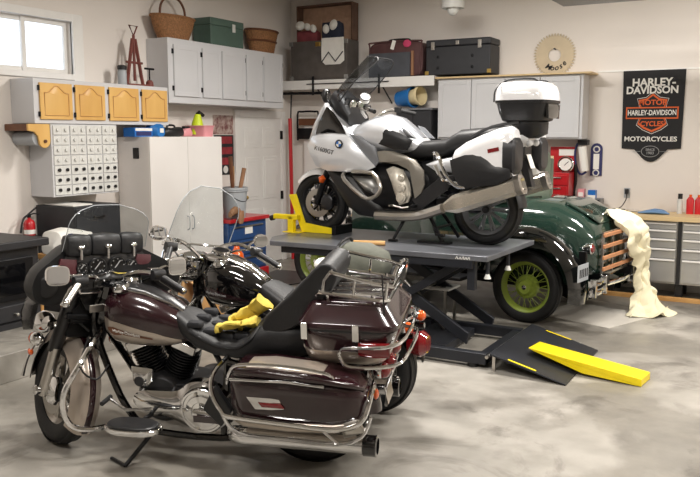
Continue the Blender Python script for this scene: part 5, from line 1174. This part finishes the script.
obj('ignition_switch', MB().cyl((1.19,-.02,.925),(1.25,-.02,.925),.022).xf(X), 'chrome', cs_)
po = []
for a, b in ((-.235,-.092),(-.09,.09),(.092,.235)):
    p_ = obj('leather_pouch', MB().body([(a,1.26,1.36,.045,4,0),(a+.008,1.25,1.372,.055,4,0),((a+b)/2,1.243,1.38,.06,3.4,0),(b-.008,1.25,1.372,.055,4,0),(b,1.26,1.36,.045,4,0)], axis='y', n=16), 'leather', t, sharp=60)
    # body(axis='y') rings lie in x (width) and z (lo..hi): turn them so the pouch sits on the fairing edge
    p_.data.transform(X @ Matrix.Translation((1.315,0,-.085)))
    cl = obj('clip', MB().cyl((1.25,(a+b)/2,1.15),(1.25,(a+b)/2,1.215),.009).xf(X), 'chrome', p_); obj('clip_knob', MB().ell((1.25,(a+b)/2,1.22),(.018,.022,.016), n=12).xf(X), 'chrome', cl)
ws, rws = clear_shield(X, 1.40, 1.20, .26, 1.27, 1.46, .24, curve=.11)
wo = obj('windshield', ws, 'windshield', t, sharp=60)
obj('shield_edge', MB().tube([r[0] for r in rws]+rws[-1][1:-1]+[r[-1] for r in reversed(rws)], .0022, n=5), 'grey_plastic', wo)
for s in (1,-1):
    grip_set(t, X, s, (1.10,s*.25,1.04), (1.02,s*.36,.95), [(1.24,s*.05,1.02),(1.22,s*.11,1.05),(1.17,s*.19,1.06),(1.10,s*.25,1.04),(1.03,s*.345,.965)], 'satin_metal' if s > 0 else 'black_plastic')
    mirror(t, X, (1.16,s*.25,1.06), (1.15,s*.35+(-.04 if s < 0 else 0),1.085), .066, .056, s*-.1)
obj('dash_badge', MB().box((1.20,.10,.87), (.01,.09,.045)).xf(X), 'satin_metal', t, bevel=.004)
obj('control_cable', MB().tube([(1.15,.24,1.03),(1.28,.22,.98),(1.36,.2,.85),(1.30,.1,.72)], .008, n=6, k=4).xf(X), 'rubber', t); obj('control_cable', MB().tube([(1.15,-.24,1.03),(1.28,-.22,.98),(1.36,-.2,.85),(1.30,-.1,.72)], .008, n=6, k=4).xf(X), 'rubber', t)
# frame, engine, tank
frm = MB(); frm.tube([(1.24,.03,.98),(1.30,.05,.78),(1.18,.11,.46),(1.06,.13,.24),(.9,.14,.16),(.4,.14,.17),(.12,.14,.33)], .021, k=4); frm.tube([(1.24,-.03,.98),(1.30,-.05,.78),(1.18,-.11,.46),(1.06,-.13,.24),(.9,-.14,.16),(.4,-.14,.17),(.12,-.14,.33)], .021, k=4)
frm.tube([(1.25,0,.9),(.7,0,.72),(.2,0,.62)], .024); frm.tube([(1.30,0,.72),(1.22,0,1.0)], .04); frm.tube([(.45,.12,.62),(.1,.12,.56),(-.35,.12,.60)], .02); frm.tube([(.45,-.12,.62),(.1,-.12,.56),(-.35,-.12,.60)], .02); frm.tube([(.5,-.13,.18),(.45,-.12,.64)], .02); frm.tube([(.5,.13,.18),(.45,.12,.64)], .02)
obj('frame', frm, 'black_gloss', t)
vtwin(t, 'black_metal', 'chrome'); primary(t)
hc = obj('horn_cover', MB().pillow([(1.02,.575),(.89,.565),(.90,.49),(.93,.455),(1.0,.455),(1.02,.49)], .17, .035, 'y', steps=4), 'chrome', t); obj('horn_emblem', MB().lathe([(.028,0),(.03,.006),(.02,.01),(0,.008)], (.96,.202,.50), (0,1,0), n=16), 'dark_alloy', hc)
tk = obj('tank', MB().body(TANK, n=32, e=TE), 'maroon', t, sharp=60)
def tank_w(x, z):
    """half width of the tank skin at (x, z)"""
    for p, q in zip(TANK, TANK[1:]):
        if q[0] <= x <= p[0]:
            u = (p[0]-x)/(p[0]-q[0]); lo = p[1]+(q[1]-p[1])*u; hi = p[2]+(q[2]-p[2])*u; w = p[3]+(q[3]-p[3])*u
            zz = min(.985, abs((z-(lo+hi)/2)/((hi-lo)/2))); return w*(1-zz**TE)**(1/TE)
    return .02
def on_tank(name, poly_top, poly_bot, m_, off, s, n=16, k=6):
    """a patch that follows the tank skin between two lines z(x)"""
    rows = []
    for i in range(n+1):
        x = poly_top[0][0]+(poly_top[-1][0]-poly_top[0][0])*i/n
        def lz(L):
            for p, q in zip(L, L[1:]):
                if q[0]-1e-6 <= x <= p[0]+1e-6: return p[1]+(q[1]-p[1])*(p[0]-x)/max(1e-6, p[0]-q[0])
            return L[-1][1]
        zt_, zb_ = lz(poly_top), lz(poly_bot); rows.append([(x, s*(tank_w(x, zb_+(zt_-zb_)*j/k)+off), zb_+(zt_-zb_)*j/k) for j in range(k+1)])
    return obj(name, MB().sheet(rows), m_, tk, sharp=60)
for s in (1,-1):
    on_tank('silver_panel', [(1.19,.85),(1.05,.825),(.86,.775),(.73,.725)], [(1.19,.75),(1.14,.69),(1.0,.68),(.85,.68),(.73,.71)], 'bike_silver', .0025, s)
    on_tank('tank_emblem', [(1.165,.79),(1.13,.805),(1.05,.785),(.88,.745)], [(1.165,.78),(1.13,.75),(1.05,.76),(.88,.735)], 'dark_wood', .005, s, 12, 4)
    text('lettering', 'Harley-Davidson', 'print_white', tk, .026, frame((1.03,s*(tank_w(1.03,.773)+.007),.773), (-s,0,-.16*s if s > 0 else .16), (0,s*.12,1)), sx=.95, ext=.0008)
dc = obj('tank_console', MB().body([(1.16,.96,1.0,.03),(1.1,.97,1.02,.06),(.95,.95,.99,.06),(.82,.89,.935,.05),(.74,.84,.88,.035)], n=16, e=3), 'black_satin', tk)
obj('console_trim', MB().tube([(1.12,.065,1.0),(.95,.066,.975),(.8,.055,.92),(.74,.03,.87)], .006, n=6), 'chrome', dc)
fc = MB().lathe([(0,0),(.05,0),(.052,.015),(.04,.03),(0,.034)], (1.10,.06,1.0), (0,.2,1), n=22); obj('fuel_cap', fc, 'chrome', tk); obj('fuel_cap', MB().lathe([(0,0),(.05,0),(.052,.015),(.04,.03),(0,.034)], (1.10,-.06,1.0), (0,-.2,1), n=22), 'chrome', tk)
# seat, pad, backrest
seat = obj('seat', MB().body([(.80,.82,.885,.07),(.72,.73,.87,.12),(.62,.68,.82,.165),(.5,.655,.775,.19),(.38,.65,.765,.20),(.31,.65,.80,.20),(.25,.655,.865,.195),(.18,.66,.885,.19),(.05,.66,.88,.185),(-.03,.68,.86,.15)], n=28, e=3.0), 'leather', t, sharp=50)
bagger_seatpad(seat, .31, .68, .165, lambda x: .772+max(0,x-.5)*.40+max(0,.36-x)*.7)
obj('seat_piping', MB().tube([(.66,.15,.80),(.5,.192,.745),(.36,.202,.74),(.28,.196,.79),(.24,.15,.85)], .007, n=6, k=4), 'black_plastic', seat)
bp_ = [(-.20,1.20),(-.14,1.225),(-.08,1.19),(.05,1.05),(.16,.95),(.225,.87),(.19,.82),(.10,.83),(-.02,.90),(-.14,1.03),(-.20,1.13)]
obj('backrest', MB().prism([(p.x,p.y) for p in smooth([(x,z,0) for x,z in bp_],2,True)], -.175, .175, 'y'), 'leather', t, bevel=.03, sharp=60)
# tail trunk
tp = obj('tail_trunk', MB().body([(.70,-.22,.22,.20,5,-.25),(.74,-.27,.27,.225,5,-.255),(.80,-.29,.29,.24,6,-.26),(.905,-.305,.305,.265,7,-.275)], axis='z', n=40), 'maroon', t, sharp=45)
obj('silver_band', MB().body([(.708,-.245,.245,.212,5,-.25),(.74,-.274,.274,.229,5,-.255),(.79,-.2915,.2915,.2425,6,-.26)], axis='z', n=40), 'bike_silver', tp, sharp=45)
obj('trunk_lid', MB().body([(.912,-.31,.31,.27,7,-.275),(.935,-.31,.31,.27,7,-.275),(.945,-.302,.302,.26,7,-.275),(1.02,-.235,.235,.205,7,-.265),(1.028,-.225,.225,.195,7,-.265),(1.03,-.1,.1,.1,5,-.26)], axis='z', n=40), 'maroon', tp, sharp=45)
obj('lid_trim', MB().body([(.902,-.312,.312,.272,5,-.275),(.914,-.312,.312,.272,5,-.275)], axis='z', n=40), 'black_satin', tp)
for x in (-.06,-.33):
    for s in (1,-1): obj('latch', MB().box((x,s*.317,.905), (.035,.016,.09)), 'chrome', tp, bevel=.004)
rk = MB()
rk.tube([(-.10,.20,1.06),(-.12,.22,1.085),(-.44,.22,1.05),(-.48,.18,1.045),(-.48,-.18,1.045),(-.44,-.22,1.05),(-.12,-.22,1.085),(-.10,-.20,1.09)], .010, closed=True)
rk.tube([(-.14,.22,1.09),(-.15,.22,1.15),(-.18,.21,1.19),(-.18,-.21,1.19),(-.15,-.22,1.15),(-.14,-.22,1.09)], .010)
rk.tube([(-.18,.21,1.19),(-.42,.22,1.14),(-.50,.19,1.12),(-.50,-.19,1.12),(-.42,-.22,1.14),(-.18,-.21,1.19)], .010)
for x in (-.3,-.47):
    for s in (1,-1): rk.tube([(x,s*.22,1.06),(x-.01,s*.215,1.15)], .007)
for s in (1,-1):
    for x in (-.16,-.40): rk.tube([(x,s*.19,1.02),(x,s*.2,1.075)], .009)
for j in range(5): rk.bx(-.46,-.13,-.15+j*.075-.019,-.15+j*.075+.019,1.058,1.066)
obj('luggage_rack', rk, 'chrome', tp)
obj('antenna', MB().tube([(-.47,.25,.93),(-.46,.25,1.2)], .004, n=5), 'black_plastic', tp)
obj('trunk_rail', MB().tube([(-.26,.33,.82),(-.27,.335,.74),(-.34,.335,.725),(-.50,.30,.73),(-.565,.2,.74),(-.575,-.2,.74),(-.50,-.30,.73),(-.34,-.335,.725),(-.27,-.335,.74),(-.26,-.33,.82),(-.48,-.325,.84),(-.565,-.22,.86),(-.57,.22,.86),(-.48,.325,.84)], .010, closed=True, k=3), 'chrome', tp)
for s in (1,-1): obj('trunk_lamp', MB().body([(-.50,.775,.85,.02,3,s*.295),(-.42,.77,.855,.025,3,s*.297),(-.34,.775,.85,.015,3,s*.295)], n=12), 'red_lens', tp)
# rear fender, lamps, bags, bars, mufflers
obj('rear_fender', MB().fender((0,.325), .40, 40, 178, .095, n=26, drop=.10), 'maroon', t, sharp=60)
tlm = obj('tail_lamp', MB().body([(-.39,.58,.68,.05),(-.45,.57,.69,.055),(-.48,.6,.66,.04)], n=14), 'red_lens', t)
for s in (1,-1):
    rs_ = obj('rear_turn_signal', MB().ell((-.42,s*.17,.65), (.045,.045,.045), n=16), 'chrome', t); obj('signal_lens', MB().ell((-.445,s*.17,.65), (.04,.042,.042), n=14), 'red_lens', rs_); obj('signal_bar', MB().cyl((-.40,0,.64),(-.41,s*.15,.65),.013), 'chrome', rs_)
pl_ = obj('license_plate', MB().box((-.44,0,.46), (.006,.16,.10), Matrix.Rotation(rad(12),3,'Y')), 'bike_silver', t, bevel=.004); obj('plate_frame', MB().tube([(-.44,.085,.41),(-.44,.085,.51),(-.44,-.085,.51),(-.44,-.085,.41)], .008, closed=True), 'chrome', pl_)
for s in (1,-1):
    bg = obj('saddlebag', MB().body([(.335,.56,.66,.04,4,s*.345),(.31,.47,.69,.09,4,s*.355),(.24,.42,.705,.115,4,s*.36),(0,.41,.70,.12,4,s*.36),(-.24,.42,.68,.115,4,s*.36),(-.36,.46,.66,.10,4,s*.355),(-.40,.52,.62,.06,4,s*.35)], n=28, e=4), 'maroon', t, sharp=50)
    obj('bag_lid', MB().body([(.33,.66,.675,.05,3,s*.345),(.28,.68,.735,.11,4,s*.355),(.1,.69,.745,.122,4,s*.36),(-.15,.68,.725,.122,4,s*.36),(-.34,.655,.69,.10,4,s*.355),(-.39,.63,.655,.06,4,s*.35)], n=24, e=4), 'maroon', bg, sharp=50)
    obj('lid_plate', MB().body([(.22,.70,.745,.075,4,s*.37),(.1,.70,.755,.08,4,s*.37),(-.12,.69,.738,.08,4,s*.37),(-.18,.68,.725,.07,4,s*.37)], n=20, e=4), 'bike_silver', bg, sharp=50)
    obj('lid_rail', MB().tube([(.34,s*.42,.63),(.31,s*.455,.70),(.25,s*.46,.755),(0,s*.465,.765),(-.2,s*.46,.74),(-.24,s*.44,.70)], .009, k=4), 'chrome', bg)
    obj('lid_rail', MB().tube([(.30,s*.478,.68),(.0,s*.486,.69),(-.2,s*.48,.675)], .007), 'chrome', bg)
    obj('silver_band', MB().body([(.29,.425,.46,.10,4,s*.36),(.24,.408,.475,.120,4,s*.36),(0,.40,.47,.125,4,s*.36),(-.24,.41,.475,.12,4,s*.36),(-.37,.45,.49,.10,4,s*.355)], n=20, e=4), 'bike_silver', bg, sharp=50)
    rf = obj('bag_reflector', MB().pillow([(.215,.59),(.03,.59),(-.01,.53),(.17,.525)], s*.478, s*.006, 'y', steps=1), 'chrome', bg, sharp=25)
    obj('reflector_lens', MB().pillow([(.15,.567),(.03,.567),(.01,.542),(.13,.542)], s*.486, s*.005, 'y', steps=2), 'red_lens', rf)
    gb = obj('saddlebag_guard', MB().tube([(.42,s*.20,.68),(.43,s*.38,.66),(.42,s*.44,.58),(.36,s*.475,.50),(.30,s*.49,.475),(0,s*.495,.46),(-.25,s*.49,.45),(-.38,s*.46,.49),(-.42,s*.40,.60),(-.41,s*.25,.62)], .0125, k=4), 'chrome', t)
    obj('guard_rail', MB().tube([(.36,s*.475,.50),(.27,s*.485,.385),(0,s*.49,.375),(-.26,s*.485,.37),(-.38,s*.455,.41),(-.42,s*.42,.50)], .0115, k=4), 'chrome', gb)
    obj('guard_strut', MB().tube([(-.18,s*.492,.452),(-.27,s*.485,.372)], .010), 'chrome', gb); obj('corner_plate', MB().pillow([(-.26,.475),(-.36,.50),(-.40,.43),(-.29,.39)], s*.455, s*.02, 'y', steps=2), 'satin_metal', gb)
    mo = obj('muffler', MB().tube(([(.75,s*.20,.26),(.6,s*.30,.29)] if s < 0 else [(.40,.20,.24),(.36,.30,.28)])+[(.3,s*.355,.305),(.2,s*.36,.31),(-.38,s*.365,.312)], [.032,.045,.05,.052,.052,.05], n=18, k=3), 'chrome', t)
    obj('muffler_tip', MB().lathe([(.052,0),(.056,.005),(.056,.07),(.042,.075),(.038,.03)], (-.37,s*.365,.312), (-1,0,0), n=22), 'black_gloss', mo)
    obj('engine_guard', MB().tube([(1.26,s*.05,.74),(1.24,s*.20,.70),(1.27,s*.32,.60),(1.33,s*.375,.48),(1.34,s*.385,.36),(1.30,s*.37,.27),(1.20,s*.30,.235),(1.06,s*.12,.22)], .0165, k=4), 'chrome', t)
    footboard(t, s, .77, 1.09, .37, .315)
    obj('rear_reflector', MB().pillow([(s*.34-.03,.55),(s*.34,.59),(s*.34+.03,.55),(s*.34,.51)], -.40, -.012, 'x', steps=2), 'red_lens', bg)
    obj('amber_reflector', MB().ell((-.42,s*.27,.56), (.018,.022,.03), n=10), 'orange_lens', bg)
obj('passenger_board', MB().body([(.60,.34,.40,.02,3,.29),(.46,.335,.405,.035,3,.30),(.42,.35,.39,.02,3,.30)], n=14), 'chrome', t)
obj('maroon_reflection', MB().bx(.44,.585,.33,.338,.345,.385), 'maroon', t, bevel=.008)  # small maroon plate drawn in place of a reflection in the chrome
obj('guard_panel', MB().prism([(.50,.46),(.42,.60),(.33,.46),(.40,.36)], .36, .40, 'y'), 'black_plastic', t, bevel=.01)
obj('shifter', MB().tube([(1.14,.24,.40),(1.03,.26,.345),(.86,.27,.37)], .009), 'chrome', t); obj('shifter_peg', MB().cyl((1.14,.22,.40),(1.14,.32,.40),.013), 'rubber', t)
kk = obj('kickstand', MB().tube([(.90,.16,.20),(.95,.26,.13),(1.01,.36,.05)], [.014,.012], n=8), 'black_metal', t); obj('stand_foot', MB().tube([(1.01,.36,.052),(1.07,.32,.047),(1.14,.28,.043)], .010, n=6), 'black_metal', kk)
obj('brake_hose', MB().tube([(1.30,.12,.72),(1.30,.24,.58),(1.22,.22,.5),(1.18,.14,.56)], .006, n=6, k=4), 'rubber', t)
H1M = Matrix.Translation(H1P) @ Matrix.Rotation(H1Y,4,'Z') @ Matrix.Rotation(rad(-6.5),4,'X')
# gloves on the seat
def glove(name, label, loc, rz, flip, pitch=-14, roll=0, sc=1.):
    g = thing(name, label, 'glove'); g.matrix_basis = H1M @ Matrix.Translation(loc) @ Matrix.Rotation(rz,4,'Z') @ Matrix.Rotation(rad(pitch),4,'Y') @ Matrix.Rotation(rad(roll),4,'X') @ Matrix.Scale(sc,4)
    obj('palm', crumple(MB().body([(-.06,0,.035,.045),(-.03,-.003,.042,.05),(0,-.004,.045,.052),(.03,-.002,.042,.05),(.05,0,.038,.046),(.06,.004,.03,.042)], n=24, e=2.6), .012, 26), 'glove_yellow', g, sharp=60)
    obj('cuff', crumple(MB().body([(-.165,-.014,.048,.072),(-.15,-.01,.052,.07),(-.13,-.004,.048,.064),(-.11,0,.044,.058),(-.09,0,.04,.052),(-.06,0,.036,.046)], n=24, e=2.6), .020, 22, 3.), 'glove_yellow', g, sharp=60)
    for i, (y, l) in enumerate(((-.033,.062),(-.011,.078),(.012,.08),(.034,.068))): obj('finger', crumple(MB().tube([(.05,y,.02),(.05+l*.35,y*1.15,.026),(.05+l*.6,y*1.2+.006*(i%2),.012),(.05+l*.62,y*1.25,-.012)], [.016,.013], n=10, k=4), .007, 40, i), 'glove_yellow', g)
    obj('thumb', MB().tube([(-.02,flip*.045,.02),(.02,flip*.075,.028),(.055,flip*.085,.015)], [.016,.011], n=8, k=3), 'glove_yellow', g)
glove('work_glove', 'yellow leather work glove on the seat, fingers towards the tank', (.41,.11,.815), rad(12), 1, 8, 25, .9)
glove('work_glove', 'yellow leather work glove with upright cuff, nearer the seat back', (.35,.06,.866), rad(-8), -1, 36, 62, .92)

# ---------------- black cruiser behind it
H2P = (-2.43, 4.58, 0); H2Y = H1Y-rad(9)
t = thing('cruiser_motorcycle', 'black motorcycle with clear windshield parked behind the maroon one', 'motorcycle', H2P, rz=H2Y, lean=rad(-4))
X = steer_matrix((1.28,0,1.0), 26, -29)
wheel(t, (1.56,0,.325), .325, .13, .205, 'chrome', 'wire', 36, 'chrome', disc=(.07,), M=X)
wheel(t, (0,0,.325), .325, .15, .205, 'chrome', 'wire', 36, 'chrome', disc=(-.08,))
obj('front_fender', MB().fender((1.56,.325), .365, 10, 200, .095, n=32, drop=.09).xf(X), 'black_gloss', t, sharp=60)
obj('rear_fender', MB().fender((0,.325), .39, 35, 142, .10, n=28, drop=.10), 'black_gloss', t, sharp=60)
for s in (1,-1):
    fl = obj('fork_leg', MB().tube([(1.56,s*.115,.30),(1.47,s*.115,.60)], .035, n=14).xf(X), 'satin_metal', t); obj('fork_cover', MB().tube([(1.48,s*.115,.58),(1.30,s*.115,.98)], .043, n=14).xf(X), 'chrome', fl)
    pl2 = obj('passing_lamp', MB().lathe([(0,-.07),(.04,-.06),(.06,-.01),(.064,.02),(.058,.025)], (1.46,s*.20,.86), (1,0,0), n=22).xf(X), 'chrome', t); obj('lamp_lens', MB().lathe([(0,.024),(.056,.022)], (1.46,s*.20,.86), (1,0,0), n=22).xf(X), 'clear_lens', pl2); obj('lamp_bar', MB().cyl((1.40,0,.85),(1.43,s*.18,.85),.014).xf(X), 'chrome', pl2)
    sg = obj('front_turn_signal', MB().ell((1.42,s*.27,.80), (.045,.036,.036), n=14).xf(X), 'chrome', t); obj('signal_lens', MB().ell((1.45,s*.27,.80), (.03,.033,.033), n=12).xf(X), 'orange_lens', sg)
    grip_set(t, X, s, (1.08,s*.36,1.06), (.94,s*.46,.98), [(1.22,s*.04,1.0),(1.24,s*.14,1.08),(1.20,s*.27,1.11),(1.08,s*.36,1.06),(.98,s*.43,1.0)], 'black_plastic')
    mirror(t, X, (1.14,s*.31,1.10), (1.15,s*.42,1.15), .068, .05, s*-.1, ex=2.2)
    obj('control_cable', MB().tube([(1.12,s*.32,1.08),(1.30,s*.27,1.04),(1.38,s*.16,.9),(1.32,s*.06,.8)], .008, n=6, k=4).xf(X), 'chrome', t)
na = obj('headlight_nacelle', MB().body([(1.24,.86,1.02,.08),(1.32,.82,1.04,.13),(1.42,.80,1.02,.14),(1.50,.82,1.0,.115)], n=24, e=2.4).xf(X), 'chrome', t, sharp=60)
obj('headlight', MB().lathe([(.0,.02),(.085,.01),(.095,0),(.095,-.02)], (1.505,0,.91), (1,0,0), n=26).xf(X), 'clear_lens', na)
cl = MB(); cl.box((1.34,0,.84),(.10,.28,.035)); cl.box((1.27,0,.98),(.10,.20,.04)); obj('fork_clamp', cl.xf(X), 'chrome', t, bevel=.01)
ws, rws = clear_shield(X, 1.47, 1.03, .26, 1.24, 1.50, .25, curve=.12)
wo = obj('windshield', ws, 'windshield', t, sharp=60)
obj('shield_edge', MB().tube([r[0] for r in rws]+rws[-1][1:-1]+[r[-1] for r in reversed(rws)], .0035, n=5), 'grey_plastic', wo)
obj('shield_brace', MB().tube([rws[1][i]+Vector((-.006,0,0)) for i in range(0,17)], .008, n=6), 'chrome', wo)
obj('shield_brace', MB().tube([rws[1][2], X @ Vector((1.36,-.12,.98))], .008, n=6), 'chrome', wo); obj('shield_brace', MB().tube([rws[1][14], X @ Vector((1.36,.12,.98))], .008, n=6), 'chrome', wo)
obj('frame', frm, 'black_gloss', t); vtwin(t, 'black_metal', 'chrome'); primary(t)
tk = obj('tank', MB().body(TANK, n=32, e=TE), 'black_gloss', t, sharp=60)
for s in (1,-1):
    on_tank('tank_stripe', [(1.18,.81),(1.12,.825),(.98,.79),(.80,.745)], [(1.18,.79),(1.12,.755),(.98,.75),(.80,.74)], 'maroon', .0025, s, 12, 4)
    text('lettering', 'Harley-Davidson', 'print_grey', tk, .026, frame((1.06,s*(tank_w(1.06,.78)+.006),.782), (-s,0,-.12*s if s > 0 else .12), (0,s*.12,1)), sx=.9, ext=.0008)
dc = obj('tank_console', MB().body([(1.20,.98,1.03,.05),(1.12,.97,1.04,.075),(1.0,.96,1.02,.07),(.86,.91,.97,.055),(.74,.84,.88,.035)], n=18, e=3), 'chrome', tk, sharp=50)
sg = obj('speedometer', MB().lathe([(.0,.012),(.055,.012),(.064,.02),(.068,.01),(.06,-.01)], (1.10,0,1.045), (-.25,0,1), n=26), 'chrome', dc); obj('dial_face', MB().lathe([(0,.014),(.054,.014)], (1.10,0,1.045), (-.25,0,1), n=26), 'gauge_face', sg)
for s in (1,-1): obj('fuel_cap', MB().lathe([(0,0),(.045,0),(.047,.015),(.035,.03),(0,.034)], (1.06,s*.095,.975), (0,s*.3,1), n=20), 'chrome', tk)
obj('seat', MB().body([(.80,.80,.87,.07),(.70,.72,.85,.13),(.55,.68,.78,.17),(.42,.67,.765,.19),(.32,.67,.80,.19),(.22,.69,.84,.17),(.0,.70,.85,.15),(-.12,.71,.83,.10)], n=26, e=3), 'leather', t, sharp=50)
sb = obj('sissy_bar', MB().tube([(-.08,.14,.62),(-.18,.13,.85),(-.24,.11,1.04),(-.24,-.11,1.04),(-.18,-.13,.85),(-.08,-.14,.62)], .011, k=3), 'chrome', t); obj('backrest_pad', MB().body([(-.23,.90,1.02,.11),(-.205,.88,1.04,.13),(-.185,.9,1.02,.11)], n=18, e=3), 'leather', sb)
lr = MB()
for y in (-.12,-.04,.04,.12): lr.tube([(-.08,y,.90),(.30,y,.90)], .008)
lr.tube([(-.10,.14,.90),(.32,.14,.90),(.32,-.14,.90),(-.10,-.14,.90)], .010, closed=True)
for s in (1,-1):
    lr.tube([(.28,s*.13,.90),(.28,s*.13,.80)], .008); lr.tube([(-.02,s*.13,.90),(-.02,s*.13,.80)], .008)
obj('seat_rack', lr, 'chrome', t)
for s in (1,-1):
    mo = obj('muffler', MB().tube([(.75,s*.18,.26),(.5,s*.26,.29),(.2,s*.28,.30),(-.29,s*.28,.33)], [.034,.045,.05,.05], n=16, k=3), 'chrome', t)
    obj('saddlebag', MB().body([(.24,.50,.66,.06,4,s*.25),(.16,.42,.70,.10,4,s*.26),(-.08,.42,.70,.10,4,s*.26),(-.17,.50,.66,.06,4,s*.25)], n=20, e=4), 'leather', t, sharp=50)
    r2 = obj('rear_turn_signal', MB().ell((-.29,s*.14,.66), (.045,.04,.04), n=14), 'chrome', t); obj('signal_lens', MB().ell((-.318,s*.14,.66), (.038,.037,.037), n=12), 'orange_lens', r2); obj('signal_bar', MB().cyl((-.25,0,.65),(-.28,s*.13,.66),.012), 'chrome', r2)
    footboard(t, s, .80, 1.08, .34, .31); obj('engine_guard', MB().tube([(1.26,s*.05,.72),(1.26,s*.25,.66),(1.30,s*.36,.50),(1.28,s*.36,.36),(1.18,s*.28,.25),(1.06,s*.12,.22)], .016, k=4), 'chrome', t)
tl2 = obj('tail_lamp', MB().body([(-.28,.45,.58,.06),(-.37,.43,.60,.085),(-.41,.46,.57,.065)], n=14), 'red_lens', t)
kk = obj('kickstand', MB().tube([(.80,.16,.20),(.84,.26,.12),(.88,.36,.05)], [.014,.012], n=8), 'black_metal', t); obj('stand_foot', MB().box((.89,.37,.045), (.08,.05,.014)), 'black_metal', kk)
H2M = Matrix.Translation(H2P) @ Matrix.Rotation(H2Y,4,'Z') @ Matrix.Rotation(rad(-4),4,'X')
g = thing('duffel_bag', 'olive grey canvas bag strapped upright behind the black motorcycle seat', 'bag'); g.matrix_basis = H2M @ Matrix.Translation((.06,0,.912))
obj('bag_body', MB().body([(-.21,.06,.14,.07),(-.18,.01,.20,.12),(-.06,0,.25,.14),(.08,0,.25,.14),(.18,.02,.18,.12),(.22,.06,.12,.07)], n=20, e=2.5), 'canvas', g, sharp=60)
obj('strap', MB().tube([(.10,.15,.02),(.10,.145,.2),(.09,.08,.262),(.09,-.08,.262),(.10,-.145,.2),(.10,-.15,.02)], .010, n=6, k=3), 'black_plastic', g); obj('white_cap', MB().ell((.24,.04,.10), (.06,.07,.045), n=12), 'white_cloth', g)
